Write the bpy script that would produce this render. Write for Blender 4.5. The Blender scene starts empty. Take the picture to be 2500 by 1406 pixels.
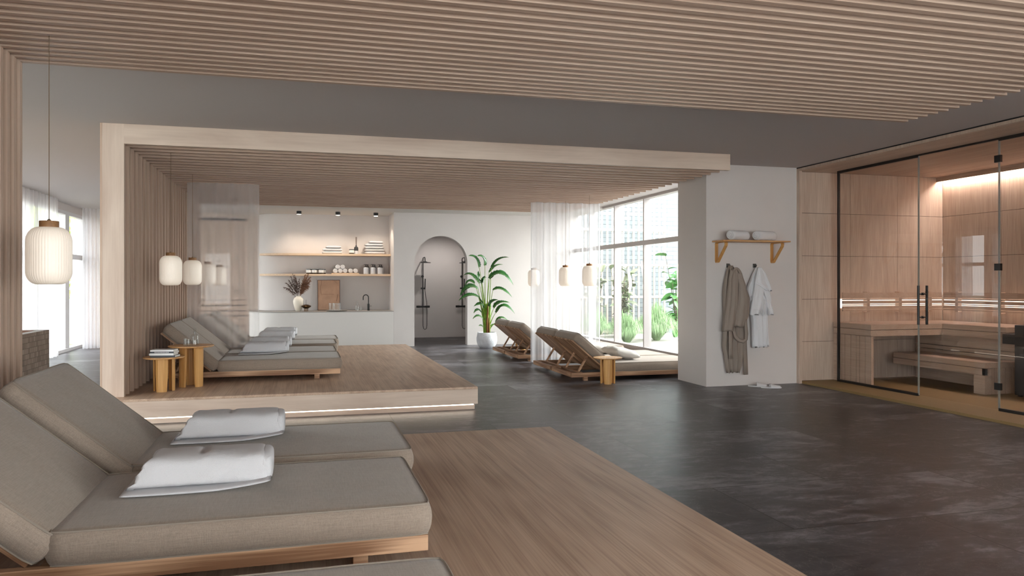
import bpy, math, random
from mathutils import Vector, Matrix, noise
R = random.Random(7)
SC = bpy.context.scene
COL = SC.collection
PI = math.pi
def rad(a): return a*PI/180
def lin(c):
    return tuple(((x/255)/12.92 if x/255 <= .04045 else ((x/255+.055)/1.055)**2.4) for x in c)+(1.0,)

# ------------------------------------------------------------------ materials
def mat(name, color=(200,200,200), rough=.6, metal=0, bump=0, bscale=60, var=0, vscale=8, spec=.5, emis=None, estr=0, coat=0):
    m = bpy.data.materials.new(name); m.use_nodes = True
    nt = m.node_tree; b = nt.nodes['Principled BSDF']; L = nt.links
    b.inputs['Base Color'].default_value = lin(color)
    b.inputs['Roughness'].default_value = rough
    b.inputs['Metallic'].default_value = metal
    b.inputs['Specular IOR Level'].default_value = spec
    b.inputs['Coat Weight'].default_value = coat
    if emis:
        b.inputs['Emission Color'].default_value = lin(emis); b.inputs['Emission Strength'].default_value = estr
    if var or bump:
        tc = nt.nodes.new('ShaderNodeTexCoord')
        if var:
            n = nt.nodes.new('ShaderNodeTexNoise'); n.inputs['Scale'].default_value = vscale; n.inputs['Detail'].default_value = 6
            L.new(tc.outputs['Object'], n.inputs['Vector'])
            r = nt.nodes.new('ShaderNodeValToRGB'); r.color_ramp.elements[0].position = .3; r.color_ramp.elements[1].position = .7
            c = lin(color)
            r.color_ramp.elements[0].color = tuple(x*(1-var) for x in c[:3])+(1,)
            r.color_ramp.elements[1].color = tuple(min(1, x*(1+var)) for x in c[:3])+(1,)
            L.new(n.outputs['Fac'], r.inputs['Fac']); L.new(r.outputs['Color'], b.inputs['Base Color'])
        if bump:
            n2 = nt.nodes.new('ShaderNodeTexNoise'); n2.inputs['Scale'].default_value = bscale; n2.inputs['Detail'].default_value = 4
            L.new(tc.outputs['Object'], n2.inputs['Vector'])
            bp = nt.nodes.new('ShaderNodeBump'); bp.inputs['Strength'].default_value = bump; bp.inputs['Distance'].default_value = .01
            L.new(n2.outputs['Fac'], bp.inputs['Height']); L.new(bp.outputs['Normal'], b.inputs['Normal'])
    return m

def wood(name, dark, light, axis, fine=140, wide=9, rough=.5, fig=.5, bump=.08, stretch=.05, spec=.4, broad=.35):
    """grain runs along axis (0,1,2)"""
    m = bpy.data.materials.new(name); m.use_nodes = True
    nt = m.node_tree; L = nt.links; b = nt.nodes['Principled BSDF']
    b.inputs['Roughness'].default_value = rough; b.inputs['Specular IOR Level'].default_value = spec
    tc = nt.nodes.new('ShaderNodeTexCoord')
    def stretched(scale, st, det=5, dist=0):
        mp = nt.nodes.new('ShaderNodeMapping')
        s = [scale]*3; s[axis] = scale*st
        mp.inputs['Scale'].default_value = s
        L.new(tc.outputs['Object'], mp.inputs['Vector'])
        n = nt.nodes.new('ShaderNodeTexNoise'); n.inputs['Scale'].default_value = 1; n.inputs['Detail'].default_value = det
        n.inputs['Distortion'].default_value = dist
        L.new(mp.outputs['Vector'], n.inputs['Vector']); return n
    a = stretched(fine, stretch*.35, 3); w = stretched(wide, stretch*1.6, 6, .6)
    # cathedral figure: bands of a slow noise
    f = stretched(wide*.28, .16, 2)
    mul = nt.nodes.new('ShaderNodeMath'); mul.operation = 'MULTIPLY'; mul.inputs[1].default_value = 26
    L.new(f.outputs['Fac'], mul.inputs[0])
    sn = nt.nodes.new('ShaderNodeMath'); sn.operation = 'SINE'; L.new(mul.outputs[0], sn.inputs[0])
    m1 = nt.nodes.new('ShaderNodeMath'); m1.operation = 'MULTIPLY_ADD'; m1.inputs[1].default_value = .10*fig; m1.inputs[2].default_value = 0
    L.new(sn.outputs[0], m1.inputs[0])
    m2 = nt.nodes.new('ShaderNodeMath'); m2.operation = 'MULTIPLY_ADD'; m2.inputs[1].default_value = broad
    L.new(w.outputs['Fac'], m2.inputs[0]); L.new(m1.outputs[0], m2.inputs[2])
    m3 = nt.nodes.new('ShaderNodeMath'); m3.operation = 'MULTIPLY_ADD'; m3.inputs[1].default_value = 1-broad
    L.new(a.outputs['Fac'], m3.inputs[0]); L.new(m2.outputs[0], m3.inputs[2])
    r = nt.nodes.new('ShaderNodeValToRGB'); e = r.color_ramp.elements
    e[0].position = .32; e[0].color = lin(dark); e[1].position = .66; e[1].color = lin(light)
    L.new(m3.outputs[0], r.inputs['Fac']); L.new(r.outputs['Color'], b.inputs['Base Color'])
    if bump:
        bp = nt.nodes.new('ShaderNodeBump'); bp.inputs['Strength'].default_value = bump; bp.inputs['Distance'].default_value = .003
        L.new(m3.outputs[0], bp.inputs['Height']); L.new(bp.outputs['Normal'], b.inputs['Normal'])
    return m

def fabric(name, color, var=.16, bump=.35, scale=260):
    m = bpy.data.materials.new(name); m.use_nodes = True
    nt = m.node_tree; L = nt.links; b = nt.nodes['Principled BSDF']
    b.inputs['Roughness'].default_value = .95; b.inputs['Specular IOR Level'].default_value = .15
    b.inputs['Sheen Weight'].default_value = .25; b.inputs['Sheen Roughness'].default_value = .5
    tc = nt.nodes.new('ShaderNodeTexCoord'); outs = []
    for sc in ((scale, scale, scale*.06), (scale*.06, scale, scale), (scale, scale*.06, scale)):
        mp = nt.nodes.new('ShaderNodeMapping'); mp.inputs['Scale'].default_value = sc
        L.new(tc.outputs['Object'], mp.inputs['Vector'])
        n = nt.nodes.new('ShaderNodeTexNoise'); n.inputs['Scale'].default_value = 1; n.inputs['Detail'].default_value = 3
        L.new(mp.outputs['Vector'], n.inputs['Vector']); outs.append(n.outputs['Fac'])
    a = nt.nodes.new('ShaderNodeMath'); a.operation = 'ADD'; L.new(outs[0], a.inputs[0]); L.new(outs[1], a.inputs[1])
    a2 = nt.nodes.new('ShaderNodeMath'); a2.operation = 'ADD'; L.new(a.outputs[0], a2.inputs[0]); L.new(outs[2], a2.inputs[1])
    d = nt.nodes.new('ShaderNodeMath'); d.operation = 'DIVIDE'; d.inputs[1].default_value = 3; L.new(a2.outputs[0], d.inputs[0])
    r = nt.nodes.new('ShaderNodeValToRGB'); e = r.color_ramp.elements; c = lin(color)
    e[0].position = .38; e[0].color = tuple(x*(1-var) for x in c[:3])+(1,); e[1].position = .62; e[1].color = tuple(min(1, x*(1+var)) for x in c[:3])+(1,)
    L.new(d.outputs[0], r.inputs['Fac']); L.new(r.outputs['Color'], b.inputs['Base Color'])
    bp = nt.nodes.new('ShaderNodeBump'); bp.inputs['Strength'].default_value = bump; bp.inputs['Distance'].default_value = .002
    L.new(d.outputs[0], bp.inputs['Height']); L.new(bp.outputs['Normal'], b.inputs['Normal'])
    return m

def glassy(name, color=(255,255,255), rough=.0, ior=1.45, gloss=1.0):
    """clear pane or thin-walled glass: lets light straight through, mirrors by Fresnel"""
    m = bpy.data.materials.new(name); m.use_nodes = True
    nt = m.node_tree; L = nt.links; nt.nodes.remove(nt.nodes['Principled BSDF']); out = nt.nodes['Material Output']
    t = nt.nodes.new('ShaderNodeBsdfTransparent'); t.inputs['Color'].default_value = lin(color)
    g = nt.nodes.new('ShaderNodeBsdfGlossy'); g.inputs['Roughness'].default_value = rough
    f = nt.nodes.new('ShaderNodeFresnel'); f.inputs['IOR'].default_value = ior
    mu = nt.nodes.new('ShaderNodeMath'); mu.operation = 'MULTIPLY'; mu.inputs[1].default_value = gloss; mu.use_clamp = True
    ge = nt.nodes.new('ShaderNodeNewGeometry'); iv = nt.nodes.new('ShaderNodeMath'); iv.operation = 'SUBTRACT'; iv.inputs[0].default_value = 1; L.new(ge.outputs['Backfacing'], iv.inputs[1])
    mb_ = nt.nodes.new('ShaderNodeMath'); mb_.operation = 'MULTIPLY'; L.new(f.outputs[0], mb_.inputs[0]); L.new(iv.outputs[0], mb_.inputs[1])
    L.new(mb_.outputs[0], mu.inputs[0])
    mx = nt.nodes.new('ShaderNodeMixShader'); L.new(mu.outputs[0], mx.inputs['Fac']); L.new(t.outputs[0], mx.inputs[1]); L.new(g.outputs[0], mx.inputs[2])
    L.new(mx.outputs[0], out.inputs['Surface']); return m

def sheer(name, color, opacity, vary=.25):
    m = bpy.data.materials.new(name); m.use_nodes = True
    nt = m.node_tree; L = nt.links; nt.nodes.remove(nt.nodes['Principled BSDF']); out = nt.nodes['Material Output']
    t = nt.nodes.new('ShaderNodeBsdfTransparent')
    d = nt.nodes.new('ShaderNodeBsdfDiffuse'); d.inputs['Color'].default_value = lin(color)
    tl = nt.nodes.new('ShaderNodeBsdfTranslucent'); tl.inputs['Color'].default_value = lin(color)
    m1 = nt.nodes.new('ShaderNodeMixShader'); m1.inputs['Fac'].default_value = .5
    L.new(d.outputs[0], m1.inputs[1]); L.new(tl.outputs[0], m1.inputs[2])
    lw = nt.nodes.new('ShaderNodeLayerWeight'); lw.inputs['Blend'].default_value = .35
    ma = nt.nodes.new('ShaderNodeMath'); ma.operation = 'MULTIPLY_ADD'; ma.inputs[1].default_value = vary; ma.inputs[2].default_value = opacity; ma.use_clamp = True
    L.new(lw.outputs['Facing'], ma.inputs[0])
    m2 = nt.nodes.new('ShaderNodeMixShader'); L.new(ma.outputs[0], m2.inputs['Fac']); L.new(t.outputs[0], m2.inputs[1]); L.new(m1.outputs[0], m2.inputs[2])
    L.new(m2.outputs[0], out.inputs['Surface']); return m

def emit(name, color, strength):
    m = bpy.data.materials.new(name); m.use_nodes = True
    nt = m.node_tree; nt.nodes.remove(nt.nodes['Principled BSDF'])
    e = nt.nodes.new('ShaderNodeEmission'); e.inputs['Color'].default_value = lin(color); e.inputs['Strength'].default_value = strength
    nt.links.new(e.outputs[0], nt.nodes['Material Output'].inputs['Surface']); return m

def slate():
    m = bpy.data.materials.new('slate tiles'); m.use_nodes = True
    nt = m.node_tree; L = nt.links; b = nt.nodes['Principled BSDF']; b.inputs['Specular IOR Level'].default_value = .26
    tc = nt.nodes.new('ShaderNodeTexCoord')
    mp = nt.nodes.new('ShaderNodeMapping'); mp.inputs['Location'].default_value = (0, -.15, 0)
    L.new(tc.outputs['Object'], mp.inputs['Vector'])
    br = nt.nodes.new('ShaderNodeTexBrick'); br.offset = .5
    br.inputs['Scale'].default_value = 1; br.inputs['Brick Width'].default_value = 1.8; br.inputs['Row Height'].default_value = .9
    br.inputs['Mortar Size'].default_value = .0055; br.inputs['Mortar Smooth'].default_value = .3; br.inputs['Bias'].default_value = 0
    br.inputs['Color1'].default_value = (.0, .0, .0, 1); br.inputs['Color2'].default_value = (1, 1, 1, 1); br.inputs['Mortar'].default_value = (.5, .5, .5, 1)
    L.new(mp.outputs['Vector'], br.inputs['Vector'])
    def nz(scale, det, dist=0, sx=1, w=None):
        mq = nt.nodes.new('ShaderNodeMapping'); mq.inputs['Scale'].default_value = (scale*sx, scale, scale); mq.inputs['Rotation'].default_value = (0, 0, .35)
        L.new(tc.outputs['Object'], mq.inputs['Vector'])
        n = nt.nodes.new('ShaderNodeTexNoise'); n.noise_dimensions = '4D'; n.inputs['Scale'].default_value = 1; n.inputs['Detail'].default_value = det; n.inputs['Distortion'].default_value = dist
        n.inputs['Roughness'].default_value = .72
        L.new(mq.outputs['Vector'], n.inputs['Vector'])
        k = nt.nodes.new('ShaderNodeMath'); k.operation = 'MULTIPLY'; k.inputs[1].default_value = 7
        L.new(br.outputs['Color'], k.inputs[0]); L.new(k.outputs[0], n.inputs['W'])
        return n
    big = nz(1.3, 8, .6, .6); fine = nz(9, 8, 1.2, .35)
    mx = nt.nodes.new('ShaderNodeMath'); mx.operation = 'MULTIPLY_ADD'; mx.inputs[1].default_value = .6
    k2 = nt.nodes.new('ShaderNodeMath'); k2.operation = 'MULTIPLY'; k2.inputs[1].default_value = .4
    L.new(fine.outputs['Fac'], k2.inputs[0]); L.new(big.outputs['Fac'], mx.inputs[0]); L.new(k2.outputs[0], mx.inputs[2])
    ct = nt.nodes.new('ShaderNodeMath'); ct.operation = 'MULTIPLY_ADD'; ct.inputs[1].default_value = 3.4; ct.inputs[2].default_value = -1.2
    L.new(mx.outputs[0], ct.inputs[0]); mx = ct
    tv = nt.nodes.new('ShaderNodeMath'); tv.operation = 'MULTIPLY_ADD'; tv.inputs[1].default_value = .26; tv.inputs[2].default_value = -.13
    L.new(br.outputs['Color'], tv.inputs[0])
    mxt = nt.nodes.new('ShaderNodeMath'); mxt.operation = 'ADD'; L.new(mx.outputs[0], mxt.inputs[0]); L.new(tv.outputs[0], mxt.inputs[1]); mx = mxt
    r = nt.nodes.new('ShaderNodeValToRGB'); e = r.color_ramp.elements
    e[0].position = .22; e[0].color = lin((40, 39, 42)); e[1].position = .85; e[1].color = lin((132, 130, 136))
    x = r.color_ramp.elements.new(.52); x.color = lin((70, 68, 72))
    L.new(mx.outputs[0], r.inputs['Fac'])
    # thin pale veins
    vn = nz(2.2, 5, 1.5)
    ab = nt.nodes.new('ShaderNodeMath'); ab.operation = 'SUBTRACT'; ab.inputs[1].default_value = .5; L.new(vn.outputs['Fac'], ab.inputs[0])
    a2 = nt.nodes.new('ShaderNodeMath'); a2.operation = 'ABSOLUTE'; L.new(ab.outputs[0], a2.inputs[0])
    vr = nt.nodes.new('ShaderNodeValToRGB'); vr.color_ramp.elements[0].position = 0; vr.color_ramp.elements[0].color = (.28, .28, .28, 1)
    vr.color_ramp.elements[1].position = .006; vr.color_ramp.elements[1].color = (0, 0, 0, 1); L.new(a2.outputs[0], vr.inputs['Fac'])
    mv = nt.nodes.new('ShaderNodeMix'); mv.data_type = 'RGBA'; mv.inputs['B'].default_value = lin((150, 148, 146))
    L.new(vr.outputs['Color'], mv.inputs['Factor']); L.new(r.outputs['Color'], mv.inputs['A'])
    mm = nt.nodes.new('ShaderNodeMix'); mm.data_type = 'RGBA'; mm.inputs['B'].default_value = lin((34, 32, 32))
    L.new(br.outputs['Fac'], mm.inputs['Factor']); L.new(mv.outputs['Result'], mm.inputs['A']); L.new(mm.outputs['Result'], b.inputs['Base Color'])
    rr = nt.nodes.new('ShaderNodeMapRange'); rr.inputs['To Min'].default_value = .30; rr.inputs['To Max'].default_value = .40
    L.new(mx.outputs[0], rr.inputs['Value']); L.new(rr.outputs['Result'], b.inputs['Roughness'])
    bp = nt.nodes.new('ShaderNodeBump'); bp.inputs['Strength'].default_value = .12; bp.inputs['Distance'].default_value = .004
    L.new(mx.outputs[0], bp.inputs['Height']); L.new(bp.outputs['Normal'], b.inputs['Normal'])
    return m

def bricks(name, c1, c2, mortar, w, h, ms, axis='xz', rough=.8):
    m = bpy.data.materials.new(name); m.use_nodes = True
    nt = m.node_tree; L = nt.links; b = nt.nodes['Principled BSDF']; b.inputs['Roughness'].default_value = rough
    tc = nt.nodes.new('ShaderNodeTexCoord'); sp = nt.nodes.new('ShaderNodeSeparateXYZ'); cb = nt.nodes.new('ShaderNodeCombineXYZ')
    L.new(tc.outputs['Object'], sp.inputs[0]); L.new(sp.outputs['X' if axis == 'xz' else 'Y'], cb.inputs['X']); L.new(sp.outputs['Z'], cb.inputs['Y'])
    br = nt.nodes.new('ShaderNodeTexBrick'); br.inputs['Scale'].default_value = 1; br.inputs['Brick Width'].default_value = w; br.inputs['Row Height'].default_value = h
    br.inputs['Mortar Size'].default_value = ms; br.inputs['Color1'].default_value = lin(c1); br.inputs['Color2'].default_value = lin(c2); br.inputs['Mortar'].default_value = lin(mortar)
    L.new(cb.outputs[0], br.inputs['Vector']); L.new(br.outputs['Color'], b.inputs['Base Color'])
    bp = nt.nodes.new('ShaderNodeBump'); bp.invert = True; bp.inputs['Strength'].default_value = .5; bp.inputs['Distance'].default_value = .01
    L.new(br.outputs['Fac'], bp.inputs['Height']); L.new(bp.outputs['Normal'], b.inputs['Normal'])
    return m

M = {}
M['wall'] = mat('white plaster', (210,204,201), .85, bump=.08, bscale=30, var=.02, vscale=2)
M['ceil'] = mat('grey painted ceiling', (188,182,181), .9, bump=.05, bscale=120)
M['ceil_white'] = mat('white painted ceiling', (206,202,198), .9)
M['slate'] = slate()
WD, WL = (172,144,124), (204,180,160)
for k, ax in (('wx',0), ('wy',1), ('wz',2)):
    M[k] = wood('limed oak '+k, WD, WL, ax)
M['slatx'] = wood('oak slats x', (172,146,128), (194,170,152), 0, fine=60, wide=4, fig=.0, broad=.2, bump=.02)
M['slatz'] = wood('oak slats z', (172,146,128), (194,170,152), 2, fine=60, wide=4, fig=.0, broad=.2, bump=.02)
M['deck'] = wood('oak deck boards', (154,126,106), (196,170,148), 1, fine=110, wide=16, fig=.55, rough=.42, stretch=.03, broad=.45)
M['trimx'] = wood('pale oak x', (186,164,148), (216,198,182), 0, fine=45, wide=4, fig=.7, bump=.04, broad=.75, stretch=.12)
M['trimz'] = wood('pale oak z', (186,164,148), (216,198,182), 2, fine=45, wide=4, fig=.7, bump=.04, broad=.75, stretch=.12)
M['trimy'] = wood('pale oak y', (186,164,148), (216,198,182), 1, fine=45, wide=4, fig=.7, bump=.04, broad=.75, stretch=.12)
M['frame'] = wood('rustic oak frame', (128,92,66), (196,158,126), 0, fine=110, wide=14, fig=1.6, rough=.55, bump=.15)
M['framey'] = wood('rustic oak cross rail', (128,92,66), (196,158,126), 1, fine=110, wide=14, fig=1.2, rough=.55, bump=.15)
M['sauna'] = wood('sauna veneer', (172,150,134), (206,188,172), 2, fine=170, wide=16, fig=.2, rough=.55)
M['saunay'] = wood('sauna ceiling veneer', (170,148,132), (202,182,166), 1, fine=120, wide=10, fig=.5, rough=.55)
M['bench'] = wood('sauna bench', (172,148,130), (196,174,156), 1, fine=100, wide=8, fig=.1, rough=.55, bump=.03)
M['honey'] = wood('honey oak', (184,132,72), (214,166,104), 2, fine=130, wide=14, fig=.2, rough=.45, bump=.04)
M['honeyx'] = wood('honey oak board', (186,136,84), (218,172,120), 0, fine=130, wide=14, fig=.2, rough=.45, bump=.04)
M['shelf'] = wood('pale beech', (206,176,146), (232,206,178), 0, fine=100, wide=10, fig=.2, rough=.5, bump=.03)
M['lip'] = mat('olive brown sauna floor', (136,112,72), .6, bump=.15, bscale=200, var=.12, vscale=120)
M['fabric'] = fabric('taupe linen', (142,128,116))
M['pipe'] = mat('taupe piping', (138,127,116), .9)
M['towel'] = mat('white terry', (210,209,212), .98, bump=.5, bscale=420, spec=.1)
M['towel_bright'] = mat('bright white terry', (238,237,238), .98, bump=.5, bscale=420, spec=.1)
M['cushion'] = mat('grey white cotton', (206,202,196), .95, bump=.3, bscale=200, spec=.1)
M['taupe_robe'] = mat('taupe waffle cotton', (152,140,131), .98, bump=.45, bscale=380, spec=.1)
M['white_robe'] = mat('white terry robe', (230,230,233), .98, bump=.45, bscale=420, spec=.1)
M['black'] = mat('matt black metal', (22,22,23), .4, spec=.5)
M['heater'] = mat('charcoal steel', (50,50,52), .55, bump=.05, bscale=200)
M['capwood'] = wood('walnut cap', (120,84,52), (160,118,78), 0, fine=150, wide=30, fig=.1)
M['cord'] = mat('brown cord', (112,92,72), .8)
M['bronze'] = mat('aged bronze', (92,70,48), .28, metal=1)
M['vase'] = mat('cream ceramic', (232,224,210), .35)
M['pampas'] = mat('dried plume', (128,92,72), .95, var=.25, vscale=40)
M['darkstem'] = mat('dark dried stem', (88,66,58), .9)
M['winframe'] = mat('grey window frame', (178,172,170), .5)
M['winframe_w'] = mat('white window frame', (216,216,218), .5)
M['glass'] = glassy('window glass', (246,250,249), 0, 1.45, .8)
M['saunaglass'] = glassy('sauna glass', (250,249,248), 0, 1.45, 1.0)
M['glassedge'] = mat('polished glass edge', (150,154,150), .2, spec=.8)
M['clear'] = glassy('clear glassware', (250,251,251), .02, 1.5, 1.5)
M['smoke'] = glassy('smoked glass', (96,88,84), .02, 1.5, 1.4)
M['shade'] = None
M['sheer'] = sheer('sheer voile', (252,249,250), .34, .0)
M['sheerw'] = sheer('white voile', (240,240,244), .50, .4)
M['led'] = emit('warm led line', (255,240,220), 7)
M['ledw'] = emit('sauna led line', (255,232,216), 2.6)
M['cove'] = emit('cove led line', (255,236,226), 60)
M['spotlens'] = emit('spot lens', (255,236,210), 25)
M['label'] = mat('white paper label', (226,226,224), .7)
M['pot'] = mat('ribbed grey white stoneware', (204,206,210), .8, bump=.5, bscale=40, var=.12, vscale=14)
M['soil'] = mat('soil', (60,46,36), .95)
M['leaf'] = mat('glossy green leaf', (44,98,44), .35, var=.3, vscale=9)
M['leafrib'] = mat('pale leaf rib', (134,164,92), .5)
M['stem'] = mat('yellow green stem', (118,150,44), .45, var=.25, vscale=20)
M['sheath'] = mat('brown leaf sheath', (120,72,40), .8)
M['trellis'] = mat('cream painted timber', (200,190,178), .7)
M['gbrick'] = bricks('white painted bricks', (150,158,162), (132,142,148), (92,100,106), .36, .12, .006)
M['gravel'] = mat('pale gravel', (186,182,176), .9, bump=.5, bscale=120, var=.08, vscale=60)
M['grass'] = mat('silver green grass', (136,166,118), .7, var=.25, vscale=6)
M['gleaf'] = mat('garden leaf', (72,128,62), .45, var=.35, vscale=4)
M['gleaf2'] = mat('olive grey leaf', (128,140,112), .55, var=.3, vscale=5)
M['bark'] = mat('bark', (96,84,70), .9)
M['plume'] = mat('cream plume', (234,228,210), .9)
M['tree'] = mat('lime tree foliage', (176,196,104), .7, var=.3, vscale=3)
M['meadow'] = mat('dry meadow', (128,124,112), .95, var=.25, vscale=1.5)
M['tile'] = bricks('brown grey stone mosaic', (140,134,130), (104,97,93), (84,80,78), .07, .07, .004, 'yz', .5)
M['brownstone'] = mat('brown tile rim', (112,78,60), .6)
M['book_w'] = mat('white book cover', (222,222,222), .5)
M['book_d'] = mat('dark book spine', (34,38,46), .45)
M['page'] = mat('book pages', (228,224,216), .9)
M['soap'] = mat('frosted bottle', (196,198,204), .3, spec=.6)
M['greypump'] = mat('dark grey pump', (66,62,62), .5)
M['art'] = mat('terracotta wash canvas', (196,158,132), .85, bump=.2, bscale=30, var=.12, vscale=5)
M['artline'] = mat('brown ink line', (120,82,58), .8)
M['slipper'] = mat('white terry slipper', (216,216,218), .95, bump=.3, bscale=400)
M['counter'] = mat('off white microcement', (216,212,208), .6, bump=.04, bscale=20)
M['ctop'] = mat('grey countertop', (150,146,142), .4)
M['steel'] = mat('grey steel hook', (92,94,92), .35, metal=.8)
M['dark'] = mat('dark void', (40,32,28), .9)

def shade_mat():
    m = bpy.data.materials.new('opal pleated glass'); m.use_nodes = True
    nt = m.node_tree; L = nt.links; b = nt.nodes['Principled BSDF']
    b.inputs['Base Color'].default_value = lin((244,233,221)); b.inputs['Roughness'].default_value = .35
    b.inputs['Emission Color'].default_value = lin((255,238,216)); b.inputs['Emission Strength'].default_value = .19
    return m
M['shade'] = shade_mat()

# ------------------------------------------------------------------ mesh builder
class MB:
    def __init__(s): s.v = []; s.f = []; s.mi = []; s.cur = 0
    def add(s, vs, fs):
        n = len(s.v); s.v += [tuple(p) for p in vs]; s.f += [tuple(n+i for i in f) for f in fs]; s.mi += [s.cur]*len(fs)
    def box(s, x0, x1, y0, y1, z0, z1):
        if x0 > x1: x0, x1 = x1, x0
        if y0 > y1: y0, y1 = y1, y0
        if z0 > z1: z0, z1 = z1, z0
        s.add([(x0,y0,z0),(x1,y0,z0),(x1,y1,z0),(x0,y1,z0),(x0,y0,z1),(x1,y0,z1),(x1,y1,z1),(x0,y1,z1)],
              [(0,3,2,1),(4,5,6,7),(0,1,5,4),(1,2,6,5),(2,3,7,6),(3,0,4,7)])
    def bar(s, a, b, w, h, up=(0,0,1)):
        a = Vector(a); b = Vector(b); d = (b-a).normalized(); u = Vector(up)
        sd = d.cross(u).normalized()*w/2; u2 = sd.cross(d).normalized()*h/2
        vs = [p+sx*sd+sz*u2 for p in (a, b) for sx, sz in ((-1,-1),(1,-1),(1,1),(-1,1))]
        s.add(vs, [(0,1,2,3),(7,6,5,4),(0,4,5,1),(1,5,6,2),(2,6,7,3),(3,7,4,0)])
    def tube(s, pts, r, n=8, cap=True, closed=False):
        pts = [Vector(p) for p in pts]; N = len(pts)
        rs = r if isinstance(r, (list, tuple)) else [r]*N
        T = []
        for i in range(N):
            a = pts[i-1] if (i > 0 or closed) else pts[i]; b = pts[(i+1) % N] if (i < N-1 or closed) else pts[i]
            T.append((b-a).normalized())
        ref = Vector((0,0,1)) if abs(T[0].z) < .9 else Vector((1,0,0))
        nrm = (ref-T[0]*ref.dot(T[0])).normalized(); vs = []
        for i in range(N):
            nrm = (nrm-T[i]*nrm.dot(T[i])).normalized(); bi = T[i].cross(nrm)
            for k in range(n):
                a = 2*PI*k/n; vs.append(pts[i]+(nrm*math.cos(a)+bi*math.sin(a))*rs[i])
        fs = []
        for i in range(N if closed else N-1):
            j = (i+1) % N
            for k in range(n): fs.append((i*n+k, i*n+(k+1) % n, j*n+(k+1) % n, j*n+k))
        if cap and not closed: fs.append(tuple(range(n-1, -1, -1))); fs.append(tuple(range((N-1)*n, N*n)))
        s.add(vs, fs)
    def lathe(s, prof, n=24, c=(0,0,0), ax='z', rip=None):
        vs = []; N = len(prof)
        for r, z in prof:
            for k in range(n):
                a = 2*PI*k/n; rr = r*(1+(rip[1]*math.cos(rip[0]*a) if rip else 0))
                p = (rr*math.cos(a), rr*math.sin(a), z)
                if ax == 'y': p = (p[0], p[2], p[1])
                if ax == 'x': p = (p[2], p[0], p[1])
                vs.append((p[0]+c[0], p[1]+c[1], p[2]+c[2]))
        fs = [(i*n+k, i*n+(k+1) % n, (i+1)*n+(k+1) % n, (i+1)*n+k) for i in range(N-1) for k in range(n)]
        fs.append(tuple(range(n-1, -1, -1))); fs.append(tuple(range((N-1)*n, N*n)))
        s.add(vs, fs)
    def grid(s, P):
        """P[i][j] points"""
        a = len(P); b = len(P[0])
        s.add([p for row in P for p in row], [(i*b+j, i*b+j+1, (i+1)*b+j+1, (i+1)*b+j) for i in range(a-1) for j in range(b-1)])
    def loft(s, rings, closed_ends=True):
        n = len(rings[0]); vs = [p for r in rings for p in r]
        fs = [(i*n+k, i*n+(k+1) % n, (i+1)*n+(k+1) % n, (i+1)*n+k) for i in range(len(rings)-1) for k in range(n)]
        if closed_ends: fs.append(tuple(range(n-1, -1, -1))); fs.append(tuple(range((len(rings)-1)*n, len(rings)*n)))
        s.add(vs, fs)
    def prism(s, poly, a0, a1, ax='y'):
        n = len(poly); vs = []
        for a in (a0, a1):
            for p, q in poly:
                vs.append({'y': (p, a, q), 'x': (a, p, q), 'z': (p, q, a)}[ax])
        s.add(vs, [tuple(range(n)), tuple(range(2*n-1, n-1, -1))]+[(k, k+n, (k+1) % n+n, (k+1) % n) for k in range(n)])
    def build(s, name, m, parent=None, smooth=False, bevel=0, seg=2, sub=0, mats=None, solid=0):
        me = bpy.data.meshes.new(name); me.from_pydata(s.v, [], s.f)
        import bmesh
        bm = bmesh.new(); bm.from_mesh(me); bmesh.ops.recalc_face_normals(bm, faces=bm.faces); bm.to_mesh(me); bm.free()
        me.materials.append(m)
        if mats:
            for x in mats: me.materials.append(x)
            for p, k in zip(me.polygons, s.mi): p.material_index = k
        if smooth:
            for p in me.polygons: p.use_smooth = True
            if smooth != 'all':
                try: me.set_sharp_from_angle(angle=rad(smooth if smooth is not True else 40))
                except Exception: pass
        o = bpy.data.objects.new(name, me); COL.objects.link(o)
        if parent: o.parent = parent
        if bevel:
            b = o.modifiers.new('bevel', 'BEVEL'); b.width = bevel; b.segments = seg; b.limit_method = 'ANGLE'; b.angle_limit = rad(40)
        if sub:
            b = o.modifiers.new('sub', 'SUBSURF'); b.levels = sub; b.render_levels = sub
        if solid:
            b = o.modifiers.new('solid', 'SOLIDIFY'); b.thickness = solid; b.offset = 0
        return o

def thing(name, label, cat, loc=(0,0,0), rz=0, group=None):
    o = bpy.data.objects.new(name, None); COL.objects.link(o); o.empty_display_size = .1
    o.location = loc; o.rotation_euler = (0, 0, rz); o['label'] = label; o['category'] = cat
    if group: o['group'] = group
    return o
def tag(o, label, cat, group=None, loc=None, rz=None, kind=None):
    o['label'] = label; o['category'] = cat
    if group: o['group'] = group
    if kind: o['kind'] = kind
    if loc is not None: o.location = loc
    if rz is not None: o.rotation_euler = (0, 0, rz)
    return o
def struct(o): o['kind'] = 'structure'; return o
def copy_tree(o, parent=None):
    c = o.copy(); COL.objects.link(c)
    if parent is not None: c.parent = parent
    for ch in list(o.children): copy_tree(ch, c)
    return c
def dup(o, label, loc, rz=None, group=None):
    c = copy_tree(o); c['label'] = label; c.location = loc
    if rz is not None: c.rotation_euler = (0, 0, rz)
    if group: c['group'] = group
    return c
def bx(*a):
    m = MB(); m.box(*a); return m

# ------------------------------------------------------------------ camera
cam = bpy.data.cameras.new('camera'); co = bpy.data.objects.new('camera', cam); COL.objects.link(co)
co.location = (0, 0, 1.4); co.rotation_euler = (rad(90), 0, rad(-15.427)); cam.lens = 36*1862.66/2500; cam.sensor_width = 36
cam.shift_y = -.0052; cam.clip_end = 200; SC.camera = co

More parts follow.
